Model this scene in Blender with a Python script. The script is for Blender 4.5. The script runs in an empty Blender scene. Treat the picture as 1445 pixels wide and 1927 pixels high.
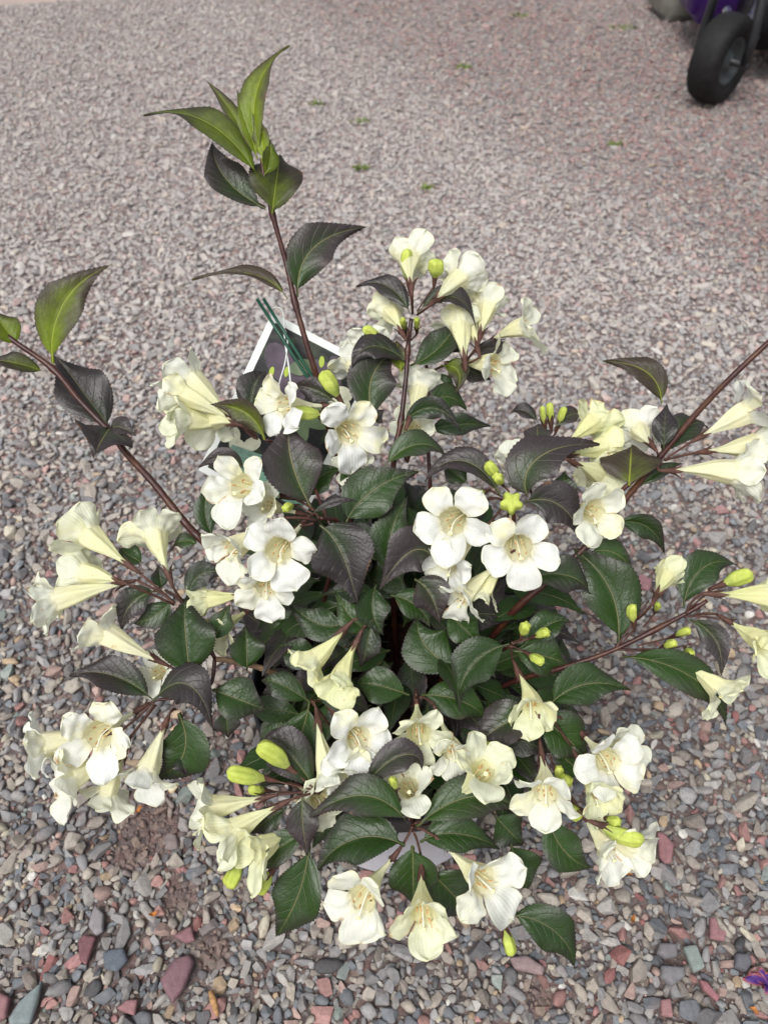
import bpy, bmesh, math, random
import numpy as np
from mathutils import Vector, Matrix, noise as mnoise

random.seed(7); RNG = np.random.default_rng(11)
sc = bpy.context.scene
C = sc.collection
R = math.radians

# ------------------------------------------------------------------ camera
PITCH = R(46.6); H = 0.80; F = 1448.0; CX, CY = 722.5, 963.5
cam_d = bpy.data.cameras.new('camera'); cam = bpy.data.objects.new('camera', cam_d); C.objects.link(cam)
cam.location = (0, 0, H); cam.rotation_euler = (math.pi/2 - PITCH, 0, 0)
cam_d.sensor_fit = 'VERTICAL'; cam_d.sensor_height = 36.0; cam_d.lens = F/1927*36
cam_d.clip_start = 0.02; cam_d.clip_end = 500
cam_d.dof.use_dof = True; cam_d.dof.focus_distance = 0.58; cam_d.dof.aperture_fstop = 8.5
sc.camera = cam
# ------------------------------------------------------------------ light: bright overcast
w = bpy.data.worlds.new('World'); sc.world = w; w.use_nodes = True
nt = w.node_tree; nt.nodes.clear()
SUN_EL, SUN_ROT = R(58), R(-150)
sky = nt.nodes.new('ShaderNodeTexSky'); sky.sky_type = 'NISHITA'; sky.sun_disc = False
sky.sun_elevation = SUN_EL; sky.sun_rotation = SUN_ROT; sky.dust_density = 6.0; sky.air_density = 1.4; sky.ozone_density = 1.0
hs = nt.nodes.new('ShaderNodeHueSaturation'); hs.inputs['Saturation'].default_value = 0.30
bg = nt.nodes.new('ShaderNodeBackground'); bg.inputs['Strength'].default_value = 0.14
wo = nt.nodes.new('ShaderNodeOutputWorld')
nt.links.new(sky.outputs[0], hs.inputs['Color']); nt.links.new(hs.outputs[0], bg.inputs['Color']); nt.links.new(bg.outputs[0], wo.inputs[0])
sd = bpy.data.lights.new('sun', 'SUN'); sd.energy = 1.5; sd.angle = R(28); sd.color = (1, 0.99, 0.975)
sun = bpy.data.objects.new('sun', sd); C.objects.link(sun)
sv = Vector((math.sin(SUN_ROT)*math.cos(SUN_EL), math.cos(SUN_ROT)*math.cos(SUN_EL), math.sin(SUN_EL)))
sun.rotation_euler = (-sv).to_track_quat('-Z', 'Y').to_euler(); sun.location = (0, 0, 3)
sc.view_settings.view_transform = 'Standard'; sc.view_settings.look = 'None'
sc.view_settings.exposure = 0.10; sc.view_settings.gamma = 1.0
sc.render.engine = 'CYCLES'
sc.cycles.use_denoising = True
sc.cycles.max_bounces = 7; sc.cycles.diffuse_bounces = 4; sc.cycles.transmission_bounces = 4
sc.cycles.caustics_reflective = False; sc.cycles.caustics_refractive = False

# ------------------------------------------------------------------ projection helpers
CAMR = cam.rotation_euler.to_matrix()
CAMP = Vector((0, 0, H))
def P(px, py, d):
    return CAMP + CAMR @ Vector(((px-CX)/F*d, -(py-CY)/F*d, -d))
def G(px, py, z=0.0):
    r = CAMR @ Vector(((px-CX)/F, -(py-CY)/F, -1.0))
    return CAMP + r*((z-H)/r.z)
def dsurf(py):
    return float(np.interp(py, [0, 300, 550, 700, 850, 1000, 1200, 1400, 1600, 1800],
                               [.575, .59, .61, .61, .60, .575, .575, .57, .55, .54]))

# ------------------------------------------------------------------ materials
def lin(r, g, b):
    f = lambda c: (c/255/12.92) if c/255 <= 0.04045 else ((c/255+0.055)/1.055)**2.4
    return (f(r), f(g), f(b), 1)
class NT:
    def __init__(s, name):
        s.m = bpy.data.materials.new(name); s.m.use_nodes = True
        s.t = s.m.node_tree; s.b = s.t.nodes['Principled BSDF']; s.o = s.t.nodes['Material Output']
    def n(s, typ, **kw):
        x = s.t.nodes.new(typ)
        for k, v in kw.items(): setattr(x, k, v)
        return x
    def l(s, a, b): s.t.links.new(a, b)
    def math(s, op, a, b=None, c=None, clamp=False):
        x = s.n('ShaderNodeMath', operation=op, use_clamp=clamp)
        for i, v in enumerate((a, b, c)):
            if v is None: continue
            if isinstance(v, (int, float)): x.inputs[i].default_value = v
            else: s.l(v, x.inputs[i])
        return x.outputs[0]
    def mix(s, f, a, b, blend='MIX'):
        x = s.n('ShaderNodeMix', data_type='RGBA', blend_type=blend)
        if isinstance(f, (int, float)): x.inputs[0].default_value = f
        else: s.l(f, x.inputs[0])
        for i, v in ((6, a), (7, b)):
            if isinstance(v, tuple): x.inputs[i].default_value = v
            else: s.l(v, x.inputs[i])
        return x.outputs[2]
    def ramp(s, f, stops):
        x = s.n('ShaderNodeValToRGB'); e = x.color_ramp.elements
        while len(e) < len(stops): e.new(0.5)
        for i, (p, c) in enumerate(stops):
            e[i].position = p; e[i].color = c
        s.l(f, x.inputs[0]); return x.outputs[0]
    def noise(s, scale, detail=3, rough=.5, vec=None, dist=0):
        x = s.n('ShaderNodeTexNoise'); x.inputs['Scale'].default_value = scale
        x.inputs['Detail'].default_value = detail; x.inputs['Roughness'].default_value = rough
        x.inputs['Distortion'].default_value = dist
        if vec is None:
            tc = s.n('ShaderNodeTexCoord'); vec = tc.outputs['Object']
        s.l(vec, x.inputs['Vector']); return x.outputs['Fac']
    def bump(s, h, strength, dist):
        x = s.n('ShaderNodeBump'); x.inputs['Strength'].default_value = strength; x.inputs['Distance'].default_value = dist
        s.l(h, x.inputs['Height']); s.l(x.outputs[0], s.b.inputs['Normal']); return x.outputs[0]
    def attr(s, name, out='Fac'):
        x = s.n('ShaderNodeAttribute'); x.attribute_name = name; return x.outputs[out]
    def sstep(s, v, a, b):
        x = s.n('ShaderNodeMapRange', interpolation_type='SMOOTHSTEP'); s.l(v, x.inputs[0])
        x.inputs[1].default_value = a; x.inputs[2].default_value = b; return x.outputs[0]
    def translucent(s, col, f):
        t = s.n('ShaderNodeBsdfTranslucent'); s.l(col, t.inputs[0])
        mx = s.n('ShaderNodeMixShader'); mx.inputs[0].default_value = f
        s.l(s.b.outputs[0], mx.inputs[1]); s.l(t.outputs[0], mx.inputs[2]); s.l(mx.outputs[0], s.o.inputs[0])
def simple(name, col, rough=.6, spec=.5, nscale=None, namp=.25, bump=0, bscale=200, metal=0):
    x = NT(name); x.b.inputs['Roughness'].default_value = rough; x.b.inputs['Specular IOR Level'].default_value = spec
    x.b.inputs['Metallic'].default_value = metal
    if nscale:
        n = x.noise(nscale, 4)
        d = tuple(c*(1-namp) for c in col[:3])+(1,); u = tuple(min(1, c*(1+namp)) for c in col[:3])+(1,)
        x.l(x.ramp(n, [(.3, d), (.7, u)]), x.b.inputs['Base Color'])
    else: x.b.inputs['Base Color'].default_value = col
    if bump: x.bump(x.noise(bscale, 3), bump, .001)
    return x.m

def leaf_material(name, green, deep, purple, vein, under, transl, rough):
    x = NT(name)
    uv = x.n('ShaderNodeUVMap'); sep = x.n('ShaderNodeSeparateXYZ'); x.l(uv.outputs[0], sep.inputs[0])
    u, v = sep.outputs[0], sep.outputs[1]
    lu = x.attr('lat'); tone = x.attr('tone')            # lat: sideways distance from midrib, in leaf widths
    au = x.math('ABSOLUTE', x.math('SUBTRACT', x.math('MULTIPLY', u, 2.0), 1.0))
    n1 = x.noise(38, 4, .6); n2 = x.noise(420, 3, .6); n0 = x.noise(9, 2)
    f = x.math('ADD', x.math('MULTIPLY', v, .75), x.math('MULTIPLY', au, .42))
    f = x.math('ADD', f, x.math('MULTIPLY', x.math('SUBTRACT', n1, .5), 1.1))
    f = x.math('ADD', f, x.math('SUBTRACT', tone, .72))
    f = x.sstep(f, .05, .95)
    g = x.mix(n2, green, deep)
    col = x.mix(f, g, purple)
    # side veins sweep forward from the midrib
    ph = x.math('SUBTRACT', x.math('MULTIPLY', v, 7.5), x.math('MULTIPLY', x.math('POWER', lu, 1.15), 5.6))
    fr = x.math('ABSOLUTE', x.math('SUBTRACT', x.math('FRACT', ph), .5))
    sv_ = x.math('SUBTRACT', 1.0, x.sstep(fr, .0, .05))
    sv_ = x.math('MULTIPLY', sv_, x.math('SUBTRACT', 1.0, x.sstep(lu, .25, .46)))
    mv = x.math('SUBTRACT', 1.0, x.sstep(lu, .004, .020))
    mv = x.math('MULTIPLY', mv, x.math('SUBTRACT', 1.0, x.math('MULTIPLY', x.sstep(v, .55, 1.0), .85)))
    col = x.mix(x.math('MULTIPLY', sv_, .14), col, vein)
    col = x.mix(x.math('MULTIPLY', x.sstep(n2, .5, .8), .12), col, lin(104, 98, 96))
    col = x.mix(x.math('MULTIPLY', mv, .62), col, vein)
    edge = x.sstep(au, .93, .99)
    col = x.mix(x.math('MULTIPLY', edge, .6), col, lin(46, 26, 34))
    spots = x.sstep(x.noise(240, 2, .5), .73, .8)
    col = x.mix(x.math('MULTIPLY', spots, .25), col, lin(120, 110, 100))
    var = x.attr('var')
    col = x.mix(1.0, col, x.ramp(var, [(0, (.72, .74, .72, 1)), (1, (1.3, 1.25, 1.2, 1))]), 'MULTIPLY')
    col = x.mix(x.math('MULTIPLY', x.math('MULTIPLY', x.sstep(au, .82, 1.0), x.sstep(n1, .62, .7)), .8), col, lin(120, 84, 58))
    geo = x.n('ShaderNodeNewGeometry')
    uc = x.mix(f, under, tuple(.5*(a+b) for a, b in zip(under, purple)))
    uc = x.mix(x.math('MULTIPLY', mv, .8), uc, vein); uc = x.mix(x.math('MULTIPLY', sv_, .45), uc, vein)
    col = x.mix(geo.outputs['Backfacing'], col, uc)
    x.l(col, x.b.inputs['Base Color'])
    x.l(x.math('ADD', x.math('MULTIPLY', n1, .25), rough-.1), x.b.inputs['Roughness'])
    x.b.inputs['Specular IOR Level'].default_value = .42
    vor = x.n('ShaderNodeTexVoronoi'); vor.inputs['Scale'].default_value = 520
    tc = x.n('ShaderNodeTexCoord'); x.l(tc.outputs['Object'], vor.inputs['Vector'])
    h = x.math('ADD', x.math('MULTIPLY', sv_, -1.0), x.math('MULTIPLY', mv, -1.4))
    h = x.math('ADD', h, x.math('MULTIPLY', vor.outputs['Distance'], -.5)); h = x.math('ADD', h, x.math('MULTIPLY', n2, .5))
    x.bump(h, .45, .0007)
    x.translucent(col, transl)
    return x.m
M = {}
M['leaf'] = leaf_material('leaf_dark', lin(46, 76, 24), lin(27, 48, 17), lin(47, 41, 43), lin(118, 114, 80), lin(76, 84, 58), .07, .38)
M['young'] = leaf_material('leaf_young', lin(128, 148, 32), lin(102, 126, 26), lin(66, 58, 50), lin(176, 186, 76), lin(122, 144, 34), .38, .42)

def petal_material():
    x = NT('petal')
    s = x.attr('along'); age = x.attr('age'); lt = x.attr('tint'); ed = x.attr('rim')
    n1 = x.noise(60, 3); n2 = x.noise(900, 2)
    tube = x.mix(age, lin(224, 228, 160), lin(234, 234, 206))
    lobe = x.mix(age, lin(226, 230, 178), lin(230, 232, 229))
    col = x.mix(x.sstep(s, .35, .66), tube, lobe)
    throat = x.math('MULTIPLY', x.sstep(s, .22, .42), x.math('SUBTRACT', 1.0, x.sstep(s, .50, .62)))
    col = x.mix(x.math('MULTIPLY', throat, .32), col, lin(246, 236, 184))
    blush = x.math('MULTIPLY', x.math('MULTIPLY', lt, x.sstep(n1, .3, .75)), .8)
    col = x.mix(blush, col, lin(244, 240, 178))
    col = x.mix(x.math('MULTIPLY', x.sstep(ed, .75, 1.0), .28), col, lin(238, 236, 170))
    spots = x.math('MULTIPLY', x.sstep(x.noise(210, 1), .76, .80), .55)
    col = x.mix(spots, col, lin(206, 176, 120))
    col = x.mix(x.math('MULTIPLY', x.math('MULTIPLY', x.sstep(ed, .55, .95), x.sstep(x.noise(48, 3), .62, .68)), .75), col, lin(190, 140, 84))
    x.l(col, x.b.inputs['Base Color']); x.b.inputs['Roughness'].default_value = .55
    x.b.inputs['Specular IOR Level'].default_value = .25
    x.b.inputs['Sheen Weight'].default_value = .08
    lat = x.attr('latp')
    st = x.math('SINE', x.math('MULTIPLY', lat, 26.0))
    h = x.math('ADD', x.math('MULTIPLY', st, .12), x.math('ADD', x.math('MULTIPLY', n2, .3), x.math('MULTIPLY', x.noise(170, 3), .9)))
    x.bump(h, .5, .0010)
    x.translucent(col, .26)
    return x.m
M['petal'] = petal_material()
def bud_material():
    x = NT('bud'); s = x.attr('along'); n = x.noise(130, 3)
    col = x.mix(x.sstep(s, .1, .75), lin(166, 182, 92), lin(188, 202, 92))
    col = x.mix(x.math('MULTIPLY', x.sstep(n, .45, .75), .5), col, lin(226, 232, 128))
    x.l(col, x.b.inputs['Base Color']); x.b.inputs['Roughness'].default_value = .6; x.b.inputs['Specular IOR Level'].default_value = .3
    col = x.mix(x.math('MULTIPLY', x.sstep(x.noise(320, 3), .5, .8), .3), col, lin(150, 160, 70)); x.l(col, x.b.inputs['Base Color'])
    x.bump(x.math('ADD', n, x.noise(500, 3)), .5, .0008); x.translucent(col, .15); return x.m
M['bud'] = bud_material()
M['calyx'] = simple('calyx', lin(82, 56, 48), .6, .3, 120, .4)
M['calyx_green'] = simple('calyx_green', lin(120, 118, 60), .6, .3, 120, .4)
def stem_material():
    x = NT('stem'); n = x.noise(45, 4, .6); n2 = x.noise(300, 3)
    col = x.ramp(n, [(.3, lin(36, 17, 17)), (.52, lin(62, 27, 22)), (.78, lin(92, 62, 34))])
    x.l(col, x.b.inputs['Base Color']); x.b.inputs['Roughness'].default_value = .42
    x.bump(n2, .4, .0008); return x.m
M['stem'] = stem_material()
M['wood'] = simple('old_wood', lin(126, 104, 84), .8, .2, 90, .4, .8, 250)
M['pedicel'] = simple('pedicel', lin(66, 36, 34), .55, .35, 160, .4)
M['filament'] = simple('filament', lin(240, 226, 180), .5, .3)
M['anther'] = simple('anther', lin(198, 160, 112), .75, .2, 500, .3)
M['stigma'] = simple('stigma', lin(244, 240, 186), .5, .3)
M['style'] = simple('style', lin(244, 244, 228), .4, .3)
M['nectar'] = simple('nectar_spot', lin(240, 206, 92), .5, .3, 400, .15)

# ------------------------------------------------------------------ object helpers
def tag(o, label=None, cat=None, group=None, kind=None):
    if label: o['label'] = label
    if cat: o['category'] = cat
    if group: o['group'] = group
    if kind: o['kind'] = kind
    return o
def empty(name, loc=(0, 0, 0)):
    o = bpy.data.objects.new(name, None); o.location = loc; o.empty_display_size = .02; C.objects.link(o); return o
def mesh_obj(name, vs, fs, mats, parent=None, smooth=True, fm=None, attrs=None, uvs=None):
    me = bpy.data.meshes.new(name); me.from_pydata([tuple(v) for v in vs], [], fs)
    for m in (mats if isinstance(mats, (list, tuple)) else [mats]): me.materials.append(m)
    if fm: me.polygons.foreach_set('material_index', fm)
    if smooth: me.polygons.foreach_set('use_smooth', [True]*len(me.polygons))
    for k, vals in (attrs or {}).items():
        a = me.attributes.new(k, 'FLOAT', 'POINT'); a.data.foreach_set('value', vals)
    if uvs is not None:
        ul = me.uv_layers.new(name='UVMap'); li = np.empty(len(me.loops), dtype=np.int32)
        me.loops.foreach_get('vertex_index', li); ul.data.foreach_set('uv', np.asarray(uvs, dtype=np.float32)[li].ravel())
    me.update()
    o = bpy.data.objects.new(name, me); C.objects.link(o)
    if parent is not None:
        o.parent = parent
        if parent.type == 'EMPTY': o.matrix_parent_inverse = Matrix.Translation(-Vector(parent.location))
    return o
class Geo:
    def __init__(s): s.v = []; s.f = []; s.m = []; s.a = {}; s.uv = []
    def add(s, vs, fs, mi=0, uv=None, **at):
        b = len(s.v); s.v += [tuple(v) for v in vs]; s.f += [tuple(i+b for i in f) for f in fs]; s.m += [mi]*len(fs)
        for k, vals in at.items():
            s.a.setdefault(k, [0.0]*b)
            s.a[k] += list(vals) if hasattr(vals, '__len__') else [vals]*len(vs)
        s.uv += list(uv) if uv is not None else [(0, 0)]*len(vs)
        for k in s.a:
            if len(s.a[k]) < len(s.v): s.a[k] += [0.0]*(len(s.v)-len(s.a[k]))
    def obj(s, name, mats, parent=None, smooth=True, uv=False):
        return mesh_obj(name, s.v, s.f, mats, parent, smooth, s.m, s.a, s.uv if uv else None)
def frame(t, ref=Vector((0, 0, 1))):
    t = t.normalized()
    a = ref.cross(t)
    if a.length < 1e-4: a = Vector((1, 0, 0)).cross(t)
    a.normalize(); return a, t.cross(a).normalized()
def tube(g, pts, rad, n=8, mi=0, cap=True, **at):
    pts = [Vector(p) for p in pts]; vs = []; fs = []
    a = None
    for i, p in enumerate(pts):
        t = (pts[min(i+1, len(pts)-1)] - pts[max(i-1, 0)])
        if t.length < 1e-9: t = Vector((0, 0, 1))
        t.normalize()
        if a is None: a, b = frame(t)
        else:
            a = (a - t*a.dot(t)).normalized(); b = t.cross(a)
        r = rad[i] if hasattr(rad, '__len__') else rad
        for k in range(n):
            an = 2*math.pi*k/n; vs.append(p + a*(r*math.cos(an)) + b*(r*math.sin(an)))
    for i in range(len(pts)-1):
        for k in range(n):
            k2 = (k+1) % n; fs.append((i*n+k, i*n+k2, (i+1)*n+k2, (i+1)*n+k))
    if cap:
        fs.append(tuple(reversed(range(n)))); fs.append(tuple((len(pts)-1)*n+k for k in range(n)))
    g.add(vs, fs, mi, **at)
def blob(g, c, r, mi=0, ax=None, seg=8, **at):
    vs = []; fs = []; ax = ax or (Vector((r, 0, 0)), Vector((0, r, 0)), Vector((0, 0, r)))
    for i in range(seg//2+1):
        th = math.pi*i/(seg//2)
        for k in range(seg):
            ph = 2*math.pi*k/seg
            vs.append(Vector(c)+ax[0]*(math.sin(th)*math.cos(ph))+ax[1]*(math.sin(th)*math.sin(ph))+ax[2]*math.cos(th))
    for i in range(seg//2):
        for k in range(seg): fs.append((i*seg+k, (i+1)*seg+k, (i+1)*seg+(k+1) % seg, i*seg+(k+1) % seg))
    g.add(vs, fs, mi, **at)
def spline(pts, n=8):
    pts = [Vector(p) for p in pts]; out = []
    if len(pts) == 2: return [pts[0].lerp(pts[1], i/n) for i in range(n+1)]
    q = [pts[0]*2-pts[1]]+pts+[pts[-1]*2-pts[-2]]
    for i in range(1, len(q)-2):
        for k in range(n):
            t = k/n; a, b, c, d = q[i-1], q[i], q[i+1], q[i+2]
            out.append(.5*((2*b)+(c-a)*t+(2*a-5*b+4*c-d)*t*t+(3*b-a-3*c+d)*t**3))
    out.append(pts[-1]); return out

# ------------------------------------------------------------------ stones
def ico(sub):
    bm = bmesh.new(); bmesh.ops.create_icosphere(bm, subdivisions=sub, radius=1)
    v = np.array([x.co[:] for x in bm.verts]); f = np.array([[x.index for x in p.verts] for p in bm.faces]); bm.free()
    return v/np.linalg.norm(v, axis=1)[:, None], f
def round_protos(sub, n, sharp):
    V, Fc = ico(sub); out = []
    for i in range(n):
        k = RNG.integers(8, 13); nn = RNG.normal(size=(k, 3)); nn /= np.linalg.norm(nn, axis=1)[:, None]
        d = RNG.uniform(.5, .95, k)
        dots = np.maximum(V@nn.T, 1e-3)/d[None]
        p = sharp*(RNG.uniform(.5, 1.6)); r = (np.sum(dots**p, axis=1))**(-1/p)
        out.append((V*np.minimum(r, 1.15)[:, None], Fc))
    return out
def cut_protos(n, bevel):
    """broken stone: a block cut by random planes, with slightly worn edges"""
    out = []
    for i in range(n):
        bm = bmesh.new(); bmesh.ops.create_cube(bm, size=1.9)
        for q in range(int(RNG.integers(9, 15))):
            nn = RNG.normal(size=3); nn /= np.linalg.norm(nn); d = RNG.uniform(.55, .95)
            gm = bm.verts[:]+bm.edges[:]+bm.faces[:]
            r = bmesh.ops.bisect_plane(bm, geom=gm, plane_co=Vector(nn*d), plane_no=Vector(nn), clear_outer=True)
            ed = [e for e in r['geom_cut'] if isinstance(e, bmesh.types.BMEdge)]
            if len(ed) > 2: bmesh.ops.edgenet_fill(bm, edges=ed)
        bmesh.ops.remove_doubles(bm, verts=bm.verts[:], dist=.07)
        if bevel: bmesh.ops.bevel(bm, geom=bm.edges[:], offset=float(RNG.uniform(.05, .13)), segments=1, affect='EDGES')
        bmesh.ops.triangulate(bm, faces=bm.faces[:]); bmesh.ops.recalc_face_normals(bm, faces=bm.faces[:])
        bm.verts.index_update(); v = np.array([x.co[:] for x in bm.verts]); f = np.array([[x.index for x in p.verts] for p in bm.faces]); bm.free()
        if len(f) < 8: continue
        out.append((v, f))
    return out
# world rectangle that holds the gravel pieces
X0, X1, Y0, Y1 = -2.1, 2.1, 0.02, 3.75; RES = .0015
occ = np.zeros((int((Y1-Y0)/RES), int((X1-X0)/RES)), dtype=bool)
def view_halfwidth(y): return 0.20 + 0.53*np.hypot(y, .8)*1.0
def dirtiness(x, y):
    d = 0.0
    for (px, py, r) in ((285, 1560, .040), (240, 1610, .024), (340, 1690, .020), (1010, 1880, .018), (400, 1790, .022)):
        c = DP.setdefault((px, py), G(px, py)); d = max(d, 1-math.hypot(x-c.x, (y-c.y))/r)
    return d
DP = {}
NAMED = [
 ('large mauve slab stone lying flat, biggest purplish stone below the left buds', (120, 84, 92), .011, [(301,1846),(329,1804),(358,1798),(367,1811),(349,1860),(325,1891)]),
 ('dark maroon shard of stone with a narrow lower end, left of the blue slate', (112, 68, 74), .007, [(147,1770),(157,1758),(182,1763),(178,1777),(163,1817),(150,1808)]),
 ('small purple pink triangular stone just above the large mauve slab', (136, 92, 98), .007, [(325,1760),(361,1742),(368,1770),(349,1775)]),
 ('long pale blue green slate piece at the bottom left corner', (122, 134, 136), .009, [(16,1919),(38,1884),(81,1848),(74,1884),(59,1927),(20,1930)]),
 ('dusty pink stone cut off by the left edge beside the blue green slate', (152, 104, 108), .010, [(-14,1862),(22,1877),(14,1915),(-14,1927)]),
 ('flat blue grey slate piece between the maroon shard and the mauve slab', (86, 94, 106), .008, [(194,1794),(208,1787),(235,1785),(242,1808),(221,1829),(197,1824)]),
 ('pale grey teardrop shaped stone pointing away, above the maroon shard', (140, 134, 138), .008, [(180,1702),(197,1721),(195,1754),(180,1761),(166,1742)]),
 ('rose pink triangular flake at the bottom edge below the large mauve slab', (150, 102, 106), .007, [(218,1898),(239,1881),(261,1881),(254,1912)]),
 ('bright brick pink upright shard right of the lower right blossoms', (150, 100, 104), .007, [(1236,1564),(1249,1568),(1268,1589),(1262,1624),(1249,1626),(1239,1609)]),
 ('grey green rectangular stone with pale edges in the lower right', (132, 144, 138), .008, [(1283,1781),(1309,1777),(1326,1821),(1304,1832)]),
 ('narrow slanting pink stone sliver near the purple petals', (156, 98, 104), .007, [(1315,1843),(1326,1845),(1353,1877),(1349,1885),(1322,1862)]),
 ('wide pinkish grey slab under the tip of the lowest leaf', (146, 122, 122), .009, [(957,1802),(990,1798),(1024,1821),(1021,1836),(968,1824)]),
 ('pink block of stone at the bottom edge left of the slanting sliver', (158, 110, 112), .008, [(1241,1881),(1260,1879),(1266,1915),(1243,1911)]),
 ('dull red bent stone at the right above the grey green rectangle', (148, 100, 104), .008, [(1334,1726),(1345,1726),(1353,1753),(1366,1757),(1362,1772),(1334,1766)]),
 ('rounded mid grey stone, upper one of two large greys left of the green rectangle', (112, 108, 112), .010, [(1238,1775),(1272,1777),(1273,1802),(1251,1806),(1234,1794)]),
 ('broad grey stone, lower one of two large greys left of the green rectangle', (118, 116, 120), .011, [(1241,1817),(1285,1821),(1287,1839),(1262,1858),(1241,1839)]),
 ('flat pink stone lying between the big right leaf and the upright green bud', (160, 112, 116), .008, [(1188,1088),(1208,1081),(1227,1092),(1221,1112),(1196,1104)]),
 ('dark round slate pebble just above the purple petals', (92, 92, 100), .010, [(1381,1794),(1405,1796),(1413,1813),(1402,1830),(1379,1821)]),
]
def stone_mat(name, rgb):
    x = NT(name); c = lin(*[.78*q_+.22*118 for q_ in rgb]); n = x.noise(90, 5, .65); n2 = x.noise(700, 3, .7)
    col = x.ramp(n, [(.25, tuple(a*.68 for a in c[:3])+(1,)), (.5, c), (.8, tuple(min(1, a*1.35+.01) for a in c[:3])+(1,))])
    col = x.mix(x.math('MULTIPLY', x.sstep(n2, .55, .75), .25), col, lin(190, 182, 178))
    x.l(col, x.b.inputs['Base Color']); x.b.inputs['Roughness'].default_value = .8; x.b.inputs['Specular IOR Level'].default_value = .3
    x.bump(x.math('ADD', n, x.math('MULTIPLY', n2, .4)), .6, .0012); return x.m
def cell(x, y): return int((x-X0)/RES), int((y-Y0)/RES)
def named_stones():
    for i, (label, rgb, th, poly) in enumerate(NAMED):
        pts = [G(px, py, .008) for px, py in poly]; c = sum(pts, Vector())/len(pts)
        ar = 0
        bm = bmesh.new()
        if (pts[1]-pts[0]).cross(pts[2]-pts[1]).z < 0: pts.reverse()
        rings = [(.90, 0), (1.02, th*.4), (.98, th*.75), (.84, th)]
        rr = random.Random(i); loops = []
        for sc_, z in rings:
            lp = []
            for k, p in enumerate(pts):
                q = pts[(k+1) % len(pts)]
                for t in (0.06, .35, .65, .94):
                    a = p.lerp(q, t); a = c+(a-c)*sc_*(1+rr.uniform(-.025, .025)*(1 if z else 0))
                    lp.append(bm.verts.new((a.x-c.x, a.y-c.y, z+rr.uniform(-.0004, .0004)+ (a.x-c.x)*.06)))
            loops.append(lp)
        for a, b in zip(loops, loops[1:]):
            for k in range(len(a)): bm.faces.new((a[k], a[(k+1) % len(a)], b[(k+1) % len(a)], b[k]))
        top = bm.verts.new((0, 0, th*1.04)); bot = bm.verts.new((0, 0, 0)); n = len(loops[0])
        for k in range(n):
            bm.faces.new((loops[-1][k], loops[-1][(k+1) % n], top)); bm.faces.new((loops[0][(k+1) % n], loops[0][k], bot))
        me = bpy.data.meshes.new('stone'); bm.to_mesh(me); bm.free()
        me.polygons.foreach_set('use_smooth', [True]*len(me.polygons)); me.materials.append(stone_mat('stone_%s' % label.split()[1], rgb))
        o = bpy.data.objects.new('stone', me); o.location = (c.x, c.y, .0035); C.objects.link(o)
        md = o.modifiers.new('sub', 'SUBSURF'); md.levels = 1; md.render_levels = 1
        tag(o, label, 'stone', 'larger stones lying on the gravel')
        for yy in range(cell(0, c.y-.03)[1], cell(0, c.y+.03)[1]):
            for xx in range(cell(c.x-.03, 0)[0], cell(c.x+.03, 0)[0]):
                wx, wy = X0+xx*RES, Y0+yy*RES; ins = True
                for k in range(len(pts)):
                    a, b = pts[k], pts[(k+1) % len(pts)]
                    if (b.x-a.x)*(wy-a.y)-(b.y-a.y)*(wx-a.x) < 0: ins = False; break
                if ins and 0 <= yy < occ.shape[0] and 0 <= xx < occ.shape[1]: occ[yy, xx] = True
named_stones()
PAL = np.array([lin(*c)[:3] for c in (
 (158,156,156),(143,142,143),(124,128,133),(110,112,117),(168,164,160),(151,148,146),(132,130,131),     # greys
 (176,168,158),(164,156,148),(155,146,138),(172,163,152),                                              # warm greys
 (174,136,131),(162,124,120),(178,153,145),(150,104,102),                                              # pinks
 (186,164,138),(192,185,167),(202,199,193),(100,99,101),(170,128,127),(146,154,149))])
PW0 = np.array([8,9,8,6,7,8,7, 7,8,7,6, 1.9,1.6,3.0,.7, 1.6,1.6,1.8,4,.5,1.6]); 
PW1 = np.array([5,5,4,3,5,5,4, 5,5,5,5, 12,11,11,11, 1.8,1.4,1.6,3,4,1.2])
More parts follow.
